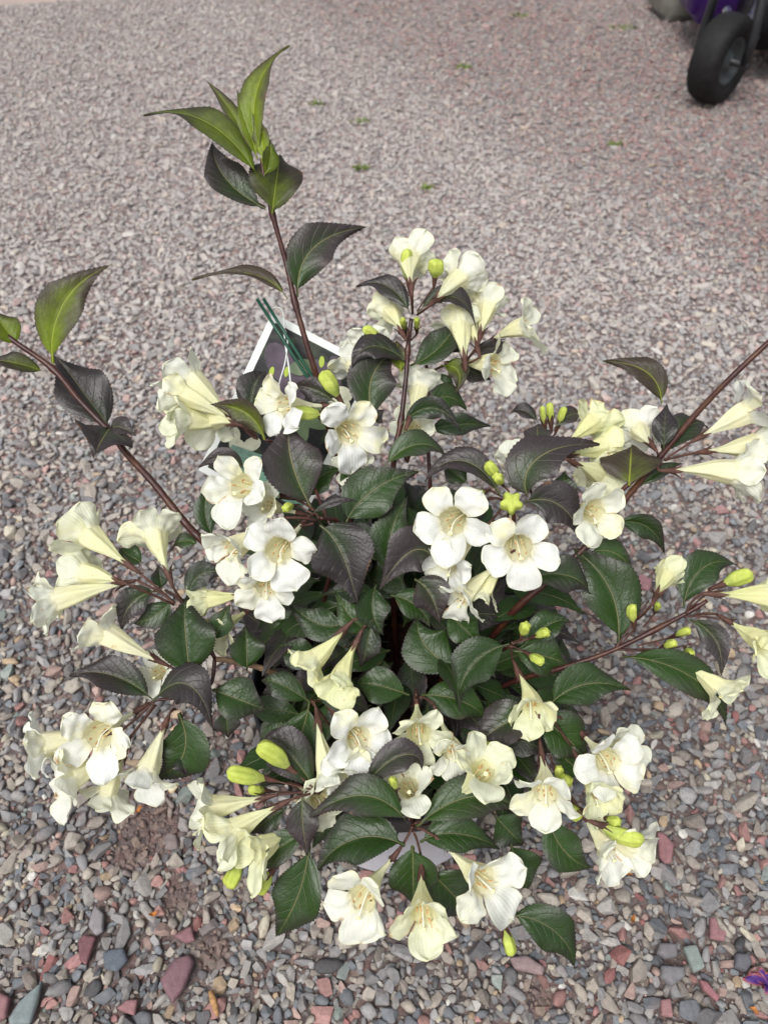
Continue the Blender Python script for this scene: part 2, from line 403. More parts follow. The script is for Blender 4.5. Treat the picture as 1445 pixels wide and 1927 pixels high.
def make_gravel():
    items = []
    classes = [(.0118, .0092, 500), (.0092, .0072, 4200), (.0072, .0054, 26000), (.0054, .0038, 75000), (.0038, .0026, 90000), (.0026,.0015,110000)]
    for ci, (rmax, rmin, att) in enumerate(classes):
        xs = RNG.uniform(0, 1, att); ys = Y0+.02+(Y1-Y0-.04)*RNG.uniform(0, 1, att)**1.0
        if ci >= 3: ys = Y0+.02+(Y1-Y0-.04)*RNG.uniform(0, 1, att)**(1.35 if ci == 3 else 2.4)
        rs = RNG.uniform(rmin, rmax, att)
        for a in range(att):
            y = ys[a]; hw = min(2.05, view_halfwidth(y)); x = (xs[a]*2-1)*hw; r = rs[a]
            if ci <= 2 and y < .9:
                dn = dirtiness(x, y)
                if dn > 0 and RNG.random() < min(.97, dn*3.5): continue
            elif ci >= 3 and y < .9 and RNG.random() < (.9, .6, .1)[ci-3]*min(1, 2.2*max(0, dirtiness(x, y))): continue
            ci_, cj = int((x-X0)/RES), int((y-Y0)/RES); k = max(1, int(r*.80/RES))
            sub = occ[max(0, cj-k):cj+k+1, max(0, ci_-k):ci_+k+1]
            kk = max(1, int(k*.6))
            if occ[cj, ci_] or occ[max(0,cj-k), ci_] or occ[min(occ.shape[0]-1,cj+k), ci_] or occ[cj, max(0,ci_-k)] or occ[cj, min(occ.shape[1]-1,ci_+k)]: continue
            if sub.mean() > .06: continue
            k2 = max(1, int(k*1.0)); occ[max(0, cj-k2+1):cj+k2, max(0, ci_-kk):ci_+kk+1] = True
            occ[max(0, cj-kk):cj+kk+1, max(0, ci_-k2+1):ci_+k2] = True
            items.append((x, y, r, ci))
    it = np.array(items); N = len(it)
    print('stones', N)
    near = it[:, 1] < .62
    VS = []; FS = []; CS = []; SM = []; base = 0
    rnd = RNG.random(N) < .30
    big = near & (it[:, 2] > .0034)
    for protos, mask, sm in ((round_protos(2, 40, 14.), big & rnd, 1), (cut_protos(90, True), big & ~rnd, 0),
                         (round_protos(1, 20, 14.), ~big & rnd, 1), (cut_protos(50, False), ~big & ~rnd, 0)):
        idx = np.nonzero(mask)[0]; pick = RNG.integers(0, len(protos), len(idx))
        for p in range(len(protos)):
            ids = idx[pick == p]; n = len(ids)
            if not n: continue
            V, Fc = protos[p]; r = it[ids, 2]
            el = RNG.uniform(.9, 1.6, n); s = np.stack([r*el, r/np.sqrt(el)*RNG.uniform(.8, 1.05, n), r*RNG.uniform(.4, .85, n)], 1)
            th = RNG.uniform(0, 2*np.pi, n); ti = RNG.normal(0, .28, n); tj = RNG.normal(0, .28, n)
            cz, sz = np.cos(th), np.sin(th); cx, sx = np.cos(ti), np.sin(ti); cy, sy = np.cos(tj), np.sin(tj)
            W = V[None]*s[:, None, :]
            x, y, z = W[..., 0], W[..., 1], W[..., 2]
            y, z = y*cx[:, None]-z*sx[:, None], y*sx[:, None]+z*cx[:, None]
            x, z = x*cy[:, None]+z*sy[:, None], -x*sy[:, None]+z*cy[:, None]
            x, y = x*cz[:, None]-y*sz[:, None], x*sz[:, None]+y*cz[:, None]
            zc = s[:, 2]*.35 + np.where(it[ids, 3] < 3, RNG.uniform(-.001, .0035, n), RNG.uniform(-.001, .002, n))
            W = np.stack([x+it[ids, 0][:, None], y+it[ids, 1][:, None], z+zc[:, None]], 2)
            # colours: pinker towards the far right, paler towards the far left
            wx, wy = it[ids, 0], it[ids, 1]
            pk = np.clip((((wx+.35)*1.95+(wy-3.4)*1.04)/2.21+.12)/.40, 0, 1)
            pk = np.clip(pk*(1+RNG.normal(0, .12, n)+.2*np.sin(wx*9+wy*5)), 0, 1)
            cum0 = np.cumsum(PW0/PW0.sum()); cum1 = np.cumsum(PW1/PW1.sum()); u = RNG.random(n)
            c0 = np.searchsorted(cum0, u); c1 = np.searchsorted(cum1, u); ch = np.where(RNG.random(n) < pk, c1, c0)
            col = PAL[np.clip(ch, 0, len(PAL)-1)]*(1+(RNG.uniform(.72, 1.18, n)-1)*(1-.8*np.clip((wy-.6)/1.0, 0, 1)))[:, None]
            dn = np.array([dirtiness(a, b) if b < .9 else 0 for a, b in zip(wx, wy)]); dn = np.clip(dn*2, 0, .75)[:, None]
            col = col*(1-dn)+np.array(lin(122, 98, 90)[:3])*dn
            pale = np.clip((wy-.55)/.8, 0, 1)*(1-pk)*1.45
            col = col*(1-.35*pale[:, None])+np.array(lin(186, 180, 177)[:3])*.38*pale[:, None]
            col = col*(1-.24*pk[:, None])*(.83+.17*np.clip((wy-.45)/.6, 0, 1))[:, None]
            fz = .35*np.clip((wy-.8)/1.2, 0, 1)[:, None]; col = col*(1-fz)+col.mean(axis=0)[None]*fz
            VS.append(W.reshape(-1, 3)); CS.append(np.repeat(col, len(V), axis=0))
            off = base+np.arange(n)*len(V); FS.append((Fc[None]+off[:, None, None]).reshape(-1, 3)); SM.append(np.full(n*len(Fc), bool(sm))); base += n*len(V)
    V = np.concatenate(VS).astype(np.float32); Fa = np.concatenate(FS).astype(np.int32); Cc = np.concatenate(CS)
    me = bpy.data.meshes.new('gravel'); me.vertices.add(len(V)); me.vertices.foreach_set('co', V.ravel())
    me.loops.add(Fa.size); me.loops.foreach_set('vertex_index', Fa.ravel())
    me.polygons.add(len(Fa)); me.polygons.foreach_set('loop_start', np.arange(0, Fa.size, 3, dtype=np.int32))
    me.polygons.foreach_set('use_smooth', np.concatenate(SM))
    me.update(calc_edges=True)
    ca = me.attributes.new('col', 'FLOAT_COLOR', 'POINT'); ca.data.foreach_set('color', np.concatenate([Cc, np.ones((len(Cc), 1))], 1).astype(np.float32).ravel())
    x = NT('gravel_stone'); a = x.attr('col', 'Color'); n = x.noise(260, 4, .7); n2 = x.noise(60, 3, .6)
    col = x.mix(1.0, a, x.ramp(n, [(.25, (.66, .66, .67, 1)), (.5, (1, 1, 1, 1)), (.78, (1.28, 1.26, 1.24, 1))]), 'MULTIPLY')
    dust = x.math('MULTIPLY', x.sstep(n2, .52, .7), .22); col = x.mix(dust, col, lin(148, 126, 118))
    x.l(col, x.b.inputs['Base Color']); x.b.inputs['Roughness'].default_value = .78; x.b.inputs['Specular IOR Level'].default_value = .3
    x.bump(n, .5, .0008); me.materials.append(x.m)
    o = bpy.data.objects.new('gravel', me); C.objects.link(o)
    tag(o, 'loose grey and pinkish crushed stone gravel covering the ground', 'gravel', kind='stuff')
make_gravel()

def ground():
    x = NT('ground'); tc = x.n('ShaderNodeTexCoord')
    vor = x.n('ShaderNodeTexVoronoi'); vor.inputs['Scale'].default_value = 95; x.l(tc.outputs['Object'], vor.inputs['Vector'])
    sp = x.n('ShaderNodeSeparateColor'); x.l(vor.outputs['Color'], sp.inputs[0])
    stones = x.ramp(sp.outputs[0], [(0, lin(104, 104, 110)), (.3, lin(136, 132, 134)), (.55, lin(158, 146, 144)), (.75, lin(152, 122, 120)), (1, lin(186, 176, 166))])
    n = x.noise(160, 5, .7); dirt = x.ramp(n, [(.3, lin(70, 56, 52)), (.7, lin(116, 94, 86))])
    gm = x.sstep(x.n('ShaderNodeSeparateXYZ').outputs[1], 0, 1)
    geo = x.n('ShaderNodeNewGeometry'); s3 = x.n('ShaderNodeSeparateXYZ'); x.l(geo.outputs['Position'], s3.inputs[0])
    far = x.sstep(s3.outputs[1], .6, 2.0)
    near = x.mix(.35, dirt, stones); farc = x.mix(.85, dirt, stones)
    x.l(x.mix(far, near, farc), x.b.inputs['Base Color']); x.b.inputs['Roughness'].default_value = .9
    x.bump(x.math('ADD', n, x.math('MULTIPLY', vor.outputs['Distance'], -1.0)), .9, .006)
    g = Geo(); g.add([(-60, -40, 0), (60, -40, 0), (60, 90, 0), (-60, 90, 0)], [(0, 1, 2, 3)])
    tag(g.obj('ground', x.m, smooth=False), kind='structure')
    # paved apron whose edge shows in the top left corner
    a = G(-60, 17); b = G(190, -3); d = (b-a).normalized(); a = a-d*3; b = b+d*3; nrm = Vector((-d.y, d.x, 0))
    c1 = b+nrm*6; c2 = a+nrm*6; hz = .03
    g = Geo(); vs = [a, b, c1, c2]; top = [v+Vector((0, 0, hz)) for v in vs]; i2 = [v+Vector((0,0,-.01)) for v in vs]
    g.add(i2+top, [(4, 5, 6, 7), (0, 1, 5, 4), (1, 2, 6, 5), (2, 3, 7, 6), (3, 0, 4, 7)])
    o = g.obj('pavement', simple('pavement', lin(212, 196, 188), .85, .3, 14, .1, .4, 160), smooth=False); tag(o, kind='structure')
ground()

# ------------------------------------------------------------------ leaf builder
def prof(v):
    if v < .07: return .05+.02*math.sin(v*44)
    t = (v-.07)/.93
    f = (math.sin(math.pi*min(1, t**.84))**.92)
    f *= 1-.66*max(0, (t-.56)/.44)**.8*(1-.25*max(0, (t-.62)/.38))
    return max(f*.985, 0)
def leaf_geo(g, B, T, W, mid=None, nrm=None, roll=0, fold=.22, arch=.06, curl=.10, tone=.6, seed=0, nv=60, nu=6, quilt=1.0, mi=0):
    rr = random.Random(seed)
    m = T-B; L = m.length; m.normalize()
    n = nrm - m*nrm.dot(m)
    if n.length < 1e-4: n = Vector((0, 0, 1))-m*m.z
    n.normalize(); n.rotate(Matrix.Rotation(R(roll), 3, m)); s = m.cross(n).normalized()
    Mid = mid if mid is not None else (B+T)/2
    Cp = Mid*2-(B+T)/2
    vs = []; uv = []; lat = []; ph1, ph2, ph3 = rr.uniform(0, 6), rr.uniform(0, 6), rr.uniform(0, 6)
    wv = rr.uniform(.02, .06); asy = rr.uniform(-.10, .10); hook = rr.uniform(-.10, .10)
    for i in range(nv+1):
        v = i/nv; p = B*(1-v)**2+Cp*2*v*(1-v)+T*v*v
        tg = (Cp-B)*(1-v)+(T-Cp)*v
        tg.normalize(); ss = s-tg*s.dot(tg); ss.normalize(); nn = ss.cross(tg); 
        if nn.dot(n) < 0: nn = -nn
        hw = W/2*prof(v)
        p = p+ss*(hook*L*max(0, v-.6)**2*2.2)
        p = p+nn*(arch*L*math.sin(math.pi*v))-nn*(curl*L*max(0, v-.62)**2*4)
        for j in range(-nu, nu+1):
            u = j/nu; a = abs(u); h = hw*(1+asy*u)
            if a == 1 and .10 < v < .97: h = hw+W*(.016 if i % 2 else -.009)
            lt = a*h/W
            z = fold*h*a*(1-.35*a)*1.4 - .10*h*a*a
            ph = v*7.5-(lt**1.15)*5.6
            z += quilt*.0009*min(1, L/.05)*(abs(math.cos(math.pi*ph))**.7)*min(1, a*4)*(1-a**4)*min(1, 6*v)
            z += 1.3*wv*W*math.sin(v*9+ph1+(1.7 if u > 0 else 0))*a*a + .02*W*math.sin(v*17+ph2+u*2)*a
            q = p+ss*(u*h)+nn*z
            vs.append(q); uv.append(((u+1)/2, v)); lat.append(lt)
    fs = []; w_ = 2*nu+1
    for i in range(nv):
        for j in range(2*nu): fs.append((i*w_+j, i*w_+j+1, (i+1)*w_+j+1, (i+1)*w_+j))
    # face orientation: front towards n
    a, b, c = vs[fs[len(fs)//2][0]], vs[fs[len(fs)//2][1]], vs[fs[len(fs)//2][2]]
    if (b-a).cross(c-a).dot(n) < 0: fs = [tuple(reversed(f)) for f in fs]
    g.add(vs, fs, mi, uv=uv, lat=lat, tone=tone, var=rr.random())

# the shrub
POT = Vector((0.012, .357, 0)); POT_H = .215; POT_R = .127
shrub = empty('flowering_shrub', (POT.x, POT.y, POT_H-.03))
tag(shrub, 'potted dark leaved shrub covered in creamy white trumpet flowers', 'shrub')
#  base x y, tip x y, width, [mid x y or 0 0], off(mm), tipoff(mm), roll, tone (>=2: young material)
LEAVES = """
495 308 545 84 66 490 186 0 0 -32 2.05
484 300 446 166 44 466 232 -4 -6 15 1.9
474 285 384 148 34 434 212 8 10 30 2.1
488 338 272 207 70 398 252 -3 8 28 2.0
494 300 474 212 40 492 258 -7 -10 -20 1.95
498 330 505 262 40 508 296 -8 -12 20 1.95
500 392 398 262 76 425 335 10 18 10 .9
512 402 528 288 112 0 0 -8 18 0 2.35
560 560 692 428 84 588 470 4 18 8 .75
542 562 360 524 40 470 517 2 0 35 2.6
100 684 208 492 92 122 576 0 -5 -12 2.15
86 700 -30 676 44 0 0 -2 -12 20 2.3
34 650 -16 582 62 0 0 -3 -8 10 2.0
208 806 104 664 100 0 0 12 24 0 1.15
206 806 178 854 112 0 0 -4 -32 0 1.1
206 808 256 822 44 230 806 -5 -12 0 1.1
772 592 668 535 46 730 538 -4 6 18 .95
785 588 904 618 46 850 562 -6 2 -25 .95
772 690 862 596 64 830 650 2 12 -8 .55
768 682 663 690 62 700 655 0 -12 15 1.0
755 700 745 640 46 0 0 4 8 0 2.3
704 792 752 655 94 700 710 -8 4 4 .75
700 790 722 772 36 0 0 -12 -16 0 1.0
806 765 880 772 52 840 748 16 26 6 .45
755 798 868 812 44 815 768 0 -4 10 .7
806 810 928 800 44 860 800 24 30 0 .5
722 880 846 862 56 785 842 -2 6 -12 .5
828 688 858 742 50 862 700 10 4 0 2.2
868 690 926 716 40 890 700 14 20 8 .8
888 665 976 664 34 930 655 20 24 20 1.1
838 636 866 664 34 0 0 16 20 0 1.0
812 700 845 755 50 0 0 20 26 0 .3
1012 796 958 778 30 985 775 26 30 10 1.0
1012 842 1010 794 52 0 0 12 24 0 .95
1042 806 1098 782 34 1072 782 24 32 0 1.05
1245 762 1132 683 60 1212 702 14 20 12 2.6
1248 845 1252 758 46 0 0 -6 6 0 1.0
1238 862 1338 796 62 1290 805 10 18 -10 .7
1183 914 1188 838 124 0 0 -8 16 0 2.45
1205 915 1285 868 30 1240 888 4 8 0 .6
1155 985 1254 1046 46 1215 990 12 18 12 .5
498 828 392 764 56 462 775 -10 -4 -22 2.3
586 956 545 792 114 548 870 -8 -2 4 .92
650 985 788 882 100 700 925 -6 0 -6 .35
602 988 668 1140 122 645 1045 -14 -18 6 .95
584 970 674 945 18 630 945 -20 -22 0 1.0
632 758 548 728 46 590 732 -2 2 -10 1.05
470 790 502 698 66 480 730 22 30 0 1.0
462 885 372 880 40 420 862 14 10 0 1.0
402 1012 398 905 44 386 960 16 20 0 .3
352 1128 438 1082 50 380 1080 6 10 0 .7
375 1026 318 1032 34 345 1018 12 14 20 .5
998 940 1132 828 100 1010 870 -10 -2 -8 .9
942 932 798 906 56 870 872 -6 2 12 1.0
984 946 1096 1018 84 1050 950 -8 -6 8 1.1
1056 948 1062 885 52 0 0 6 8 0 .3
1163 1212 1074 1036 112 1145 1105 6 12 4 .35
1110 1040 1192 1072 54 1150 1040 14 18 0 .5
985 1090 1112 1118 72 1060 1085 0 4 0 .7
815 1052 714 1112 92 770 1040 -2 -10 0 1.05
780 1090 828 1176 76 810 1120 6 4 0 .9
735 1078 765 930 80 735 1010 8 14 0 .3
982 1218 1074 1166 56 1030 1178 6 10 0 .3
958 1212 860 1326 84 890 1250 2 0 0 .3
965 1225 1074 1252 80 1020 1235 14 18 0 .35
1285 1145 1392 1058 70 1318 1072 4 10 0 .35
1170 1236 1390 1368 72 1290 1270 2 8 0 .4
1296 1165 1356 1272 52 1345 1205 -2 -10 0 .85
1030 1330 1186 1298 80 1100 1288 2 6 0 .35
1012 1342 894 1408 86 945 1365 6 8 0 .85
1005 1350 1106 1440 90 1060 1385 14 16 0 .4
358 1276 344 1120 112 0 0 -8 -2 0 .45
296 1112 226 1190 58 250 1135 4 0 0 .9
325 1128 248 1174 50 290 1160 10 8 0 .5
402 1206 432 1136 46 0 0 4 8 0 .4
290 1318 128 1272 68 210 1270 0 -2 8 .9
288 1320 400 1372 84 355 1290 -12 -18 6 1.0
336 1342 286 1470 104 345 1420 0 4 0 .4
340 1420 350 1458 40 0 0 8 6 0 .9
400 1298 502 1338 86 0 0 0 2 0 .4
465 1262 462 1176 66 0 0 14 18 0 .4
425 1335 430 1390 50 0 0 8 10 0 .8
270 1060 222 1032 44 0 0 14 18 0 .35
305 1108 298 1062 34 0 0 10 12 0 .6
584 1322 490 1278 54 530 1290 16 18 0 .45
592 1318 702 1345 60 650 1315 14 16 0 .7
770 1308 666 1284 70 710 1290 18 22 0 .25
792 1308 916 1352 76 860 1320 16 20 0 .2
582 1322 524 1448 86 560 1400 22 26 0 .25
866 1262 790 1160 96 800 1215 26 34 0 .2
598 1492 486 1394 86 535 1410 -2 4 0 .85
680 1484 802 1446 62 755 1422 -10 -8 0 .9
768 1550 578 1548 78 680 1498 -14 -10 10 .5
762 1592 584 1642 98 670 1578 -2 2 0 .35
570 1500 580 1612 62 570 1550 -4 -6 0 .95
582 1592 512 1764 98 560 1690 10 14 0 .4
585 1560 460 1645 60 520 1600 4 6 0 .55
540 1520 468 1570 50 0 0 12 14 0 .7
784 1556 988 1530 84 890 1500 0 6 -10 .5
790 1585 948 1602 70 860 1570 6 10 0 .25
776 1590 778 1708 96 0 0 8 10 0 .3
958 1722 1090 1830 80 1040 1750 0 -2 0 .35
1028 1532 1118 1638 76 1060 1600 4 6 0 .4
960 1588 992 1678 90 0 0 10 12 0 .35
810 1640 890 1722 100 0 0 14 16 0 .55
930 1535 985 1592 70 0 0 8 10 0 .4
700 1190 634 1112 52 660 1160 10 14 0 .1
708 1100 722 1196 68 700 1150 6 0 0 .45
600 1250 520 1210 60 0 0 26 32 0 .35
735 1120 812 1180 60 780 1140 20 22 0 .3
840 1150 905 1215 64 0 0 22 22 0 .2
655 1170 540 1130 66 600 1175 14 18 0 .3
700 1165 680 1260 52 0 0 10 12 0 .8
1100 1460 1030 1400 60 0 0 16 18 0 .4
560 1010 620 1090 60 0 0 16 18 0 .3
560 940 640 880 60 600 900 18 20 0 .2
640 880 700 940 60 0 0 20 20 0 .3
880 910 830 870 44 0 0 10 12 0 .5
"""
CAMDIR = CAMR @ Vector((0, 0, 1))
def leaf_from(row):
    bx, by, tx, ty, wpx, mx, my, o1, o2, roll, tone = row
    d0 = dsurf((by+ty)/2); db, dt = d0+o1/1000, d0+o2/1000
    B, T = P(bx, by, db), P(tx, ty, dt)
    mid = P(mx, my, (db+dt)/2) if mx else None
    W = wpx/F*(db+dt)/2
    c = (B+T)/2; view = (CAMP-c).normalized()
    nrm = (view*.72+Vector((0, 0, 1))*.28).normalized()
    return B, T, W*1.0, mid, nrm, roll, tone
rows = [tuple(float(q) for q in l.split()) for l in LEAVES.strip().splitlines()]
order = sorted(range(len(rows)), key=lambda i: -(math.hypot(rows[i][0]-rows[i][2], rows[i][1]-rows[i][3])*rows[i][4]))
single = set(order[:100])
FOL = Geo()
for i, row in enumerate(rows):
    B, T, W, mid, nrm, roll, tone = leaf_from(row)
    rr = random.Random(i*13+5)
    young = tone >= 1.5
    kw = dict(mid=mid, nrm=nrm, roll=roll+rr.uniform(-8, 8), fold=rr.uniform(.14, .55), arch=rr.uniform(-.02, .09), curl=rr.uniform(.03, .22),
              tone=(tone-2.0+.55 if young else tone), seed=i, quilt=rr.uniform(.3, .9))
    if young or row[1] < 900 and row[0] < 300: kw['curl'] = .03; kw['fold'] = rr.uniform(.3, .5)
    if young: W *= .9
    if i in single:
        g = Geo(); leaf_geo(g, B, T, W, **kw)
        o = g.obj('leaf', M['young' if young else 'leaf'], shrub, uv=True)
        if young: o['label'] = 'yellow green young leaf with a dark toothed edge'
    else:
        leaf_geo(FOL, B, T, W, mi=1 if young else 0, **kw)
# ------------------------------------------------------------------ stems  (x y off_mm; radius mm start->end)
def stem(pts, r0, r1, mat='stem', name='stem', nodes=()):
    Q = spline([p if isinstance(p, Vector) else P(p[0], p[1], dsurf(p[1])+p[2]/1000) for p in pts], 8)
    rad = []
    for i, q in enumerate(Q):
        t = i/(len(Q)-1); r = (r0*(1-t)+r1*t)/1000
        for nx in nodes:
            r += .0009*math.exp(-((t-nx)*len(Q)/1.2)**2)
        rad.append(r*(1+.05*math.sin(i*2.1)))
    g = Geo(); tube(g, Q, rad, 10); return g.obj(name, M[mat], shrub)
def root(dx, dy): return Vector((POT.x+dx, POT.y+dy, POT_H-.04))
stem([root(-.01, .02), (640, 900, 70), (600, 725, 20), (578, 650, 8), (555, 568, 2), (540, 500, 2), (513, 403, 0), (498, 335, 0), (493, 300, 0)], 2.9, 1.5, nodes=(.5, .75))
stem([root(-.03, .01), (500, 1130, 60), (392, 1028, 12), (350, 985, 10), (290, 910, 6), (240, 855, 4), (207, 812, 2), (152, 755, 0), (100, 694, 0), (30, 644, -4), (-30, 600, -8)], 3.3, 1.9, nodes=(.6, .8))
stem([root(.0, .03), (735, 1000, 55), (742, 860, 6), (754, 795, 2), (764, 710, 0), (768, 650, -2), (774, 600, -4)], 2.4, 1.7, nodes=(.5, .8))
stem([root(.03, .03), (810, 960, 60), (806, 850, 30), (806, 760, 18), (803, 700, 18), (800, 660, 18)], 1.8, 1.2)
stem([(803, 705, 18), (830, 690, 14), (862, 680, 8)], 1.2, .8)
stem([root(.05, .01), (960, 1157, 40), (1050, 1078, 22), (1120, 1010, 14), (1180, 935, 8), (1225, 880, 6), (1300, 789, 2), (1370, 715, 0), (1460, 630, -6)], 3.0, 2.2, nodes=(.62,))
stem([(1150, 940, 14), (1186, 908, 0), (1240, 862, -2)], 2.1, 1.3)
stem([root(.06, -.01), (960, 1285, 40), (1060, 1256, 10), (1156, 1222, 4), (1280, 1160, 0), (1330, 1130, -4)], 2.3, 1.4, nodes=(.72, .9))
stem([(1156, 1222, 4), (1185, 1180, 2), (1220, 1130, 0)], .9, .6)
stem([(1156, 1222, 4), (1210, 1222, 4), (1260, 1220, 2), (1300, 1212, 0)], .9, .5)
stem([(1282, 1160, 0), (1320, 1160, -2), (1360, 1166, -4)], .9, .6)
stem([(1160, 1222, 4), (1215, 1226, 2), (1262, 1238, 0)], .8, .6)
stem([root(-.05, -.01), (520, 1268, 40), (440, 1245, 22), (405, 1240, 12)], 2.6, 2.0, 'wood')
stem([(405, 1240, 12), (395, 1290, 8), (350, 1310, 2), (290, 1318, -2)], 1.6, 1.2)
stem([(405, 1240, 12), (370, 1170, 10), (340, 1130, 8), (310, 1110, 6)], 1.5, 1.0)
stem([root(0, -.02), (770, 1400, 70), (774, 1490, 56), (778, 1545, 22), (775, 1558, -2)], 2.4, 1.7)
stem([root(-.02, -.02), (600, 1400, 60), (612, 1470, 40), (600, 1492, -2)], 1.9, 1.4)
stem([root(-.02, .0), (610, 1180, 60), (640, 1000, 14), (603, 974, -10)], 2.1, 1.6)
stem([root(.03, .0), (900, 1150, 60), (960, 1010, 16), (965, 950, -8)], 2.2, 1.5)
stem([root(.04, -.01), (940, 1400, 50), (1010, 1360, 16), (1025, 1335, 4)], 1.9, 1.2)
stem([root(.02, 0), (900, 1250, 60), (960, 1215, 6)], 1.6, 1.2)
stem([root(-.01, -.01), (590, 1350, 60), (587, 1318, 18)], 1.6, 1.2)
stem([root(.01, -.01), (790, 1350, 60), (783, 1308, 18)], 1.6, 1.2)
stem([root(0, .0), (700, 1250, 60), (702, 1168, 8)], 1.6, 1.1)
stem([(640, 1000, 14), (620, 985, -4), (560, 850, 10), (500, 828, -8)], 1.4, 1.0)

# ------------------------------------------------------------------ flowers
def flower_geo(B, Mth, size, openness, roll, age, seed, fdir):
    rr = random.Random(seed)
    Lt = (Mth-B).length
    Cb = Mth-fdir*(Lt*.5)+Vector((rr.uniform(-1, 1), rr.uniform(-1, 1), rr.uniform(-1, 1)))*.0022; ax = (Mth-Cb).normalized()
    ref = CAMR @ Vector((0, 1, 0)); up = ref-ax*ref.dot(ax)
    if up.length < .15: up = (CAMR @ Vector((1, 0, 0))); up = up-ax*up.dot(ax)
    up.normalize(); up.rotate(Matrix.Rotation(R(roll), 3, ax)); sd = ax.cross(up)
    rm = .0086*size*rr.uniform(.95, 1.06); r0 = .0015
    g = Geo(); NS = 12; NT_ = 40
    def rad(s):
        t = min(1, max(0, (s-.10)/.90)); t = .55*t**1.5+.45*math.sin(min(1, t*1.08)*math.pi/2)**2; return r0+(rm-r0)*t
    def axp(s): return B*(1-s)**2+Cb*(2*s*(1-s))+Mth*s*s
    def fr_at(s):
        t = ((Cb-B)*(1-s)+(Mth-Cb)*s).normalized(); u_ = (up-t*up.dot(t)).normalized(); return t, u_, t.cross(u_)
    vs = []; al = []; ag = []; ti = []; ri = []; lp = []
    for i in range(NS+1):
        s = i/NS; c = axp(s); t_, u_, s_ = fr_at(s)
        for k in range(NT_):
            th = 2*math.pi*k/NT_
            ribs = 1+(.07*s+.10*math.sin(math.pi*min(1, s*1.1)))*math.cos(5*th)+.035*math.sin(10*th+1)*s+.16*mnoise.noise(Vector((math.cos(th)*1.4, math.sin(th)*1.4, s*3+seed*7)))*math.sin(math.pi*s)
            r = rad(s)*ribs; vs.append(c+(u_*math.cos(th)+s_*math.sin(th))*r)
            al.append(s*.5); ag.append(age); ti.append(.25+.2*math.cos(th)); ri.append(0); lp.append(th*5/3.14)
    fs = []
    for i in range(NS):
        for k in range(NT_): fs.append((i*NT_+k, i*NT_+(k+1) % NT_, (i+1)*NT_+(k+1) % NT_, (i+1)*NT_+k))
    g.add(vs, fs, 0, along=al, age=ag, tint=ti, rim=ri, latp=lp)
    NU, NV = 5, 14; mo = axp(1); low = None
    for k in range(5):
        th0 = 2*math.pi*(k+.5)/5
        low_lobe = (k == 2)
        L = .0196*size*rr.uniform(.88, 1.1)*(1.2 if low_lobe else 1)
        wmax = .0103*size*rr.uniform(.88, 1.12)*(1.16 if low_lobe else 1)
        ph_end = R(openness-4+rr.uniform(-36, 30)); ph0 = R(24)
        tw = rr.uniform(-.55, .55); cup = rr.uniform(-.2, .5); pexp = rr.uniform(.5, .85); nseed = Vector((rr.uniform(0, 90), rr.uniform(0, 90), 0)); side = rr.uniform(-.12, .12)
        tint = rr.choice([0, 0, .3, .8]) if not low_lobe else 0
        f1, f2 = rr.uniform(0, 6), rr.uniform(0, 6); fr = rr.uniform(4.5, 8.0); ra = rr.uniform(.0007, .0019)*size
        rd = up*math.cos(th0)+sd*math.sin(th0); tn = -up*math.sin(th0)+sd*math.cos(th0)
        vs = []; al = []; ti = []; ri = []; lp = []
        c = mo+rd*(rm*.985*1.0); base_half = math.pi/5; ch = rm*math.sin(base_half)
        for i in range(NV+1):
            wv = i/NV; ph = ph0+(ph_end-ph0)*(1-(1-wv)**1.7)
            if i:
                c = c+(ax*math.cos(ph)+rd*math.sin(ph))*(L/NV)+tn*(side*L/NV)
            dirv = ax*math.cos(ph)+rd*math.sin(ph); nn = (-ax*math.sin(ph)+rd*math.cos(ph))   # outer side
            if wv < .6: hw = ch*.97+(wmax-ch*.97)*(math.sin(wv/.6*math.pi/2)**1.5)
            else: hw = wmax*max(0.0, 1-((wv-.6)/.4)**2.3)**pexp*(1+.03*math.sin(wv*40+f2))
            tt = tn*math.cos(tw*wv)+nn*math.sin(tw*wv)
            for j in range(-NU, NU+1):
                u = j/NU
                if i == 0:
                    th = th0+u*base_half
                    q = mo+(up*math.cos(th)+sd*math.sin(th))*(rm*(1+.07*math.cos(5*th)+.035*math.sin(10*th+1)))
                else:
                    back = rm*(1-math.cos(base_half*u))*(1-wv)**2
                    q = c+tt*(u*hw)-rd*back
                    q -= nn*(cup*hw*u*u*(1 if wv < .8 else .6))
                    q += nn*(ra*math.sin(fr*wv*2+f1+u*2.3)*(abs(u)**1.4)*min(1, wv*2))
                    q += nn*(ra*.9*math.sin(5*u+f2)*max(0, wv-.35)*1.5) + dirv*(ra*.7*math.sin(9*u+f1)*wv*wv)
                    q += nn*(.0014*size*mnoise.noise(nseed+Vector((u*1.6, wv*3.2, 0)))*min(1, wv*3)) + tt*(.0007*size*mnoise.noise(nseed+Vector((wv*9, 7, u*2)))*abs(u))
                    q -= nn*(.0014*size*max(0, 1-abs(u)*3.0)*(1-wv)*min(1, wv*4))
                vs.append(q); al.append(.5+.5*wv); ti.append(tint); ri.append(max(abs(u)**3, wv**4)); lp.append(u*1.2)
        fs = []; w_ = 2*NU+1
        for i in range(NV):
            for j in range(2*NU): fs.append((i*w_+j, i*w_+j+1, (i+1)*w_+j+1, (i+1)*w_+j))
        g.add(vs, fs, 0, along=al, age=age, tint=ti, rim=ri, latp=lp)
        if low_lobe: low = rd
    g2 = Geo(); g3 = Geo()
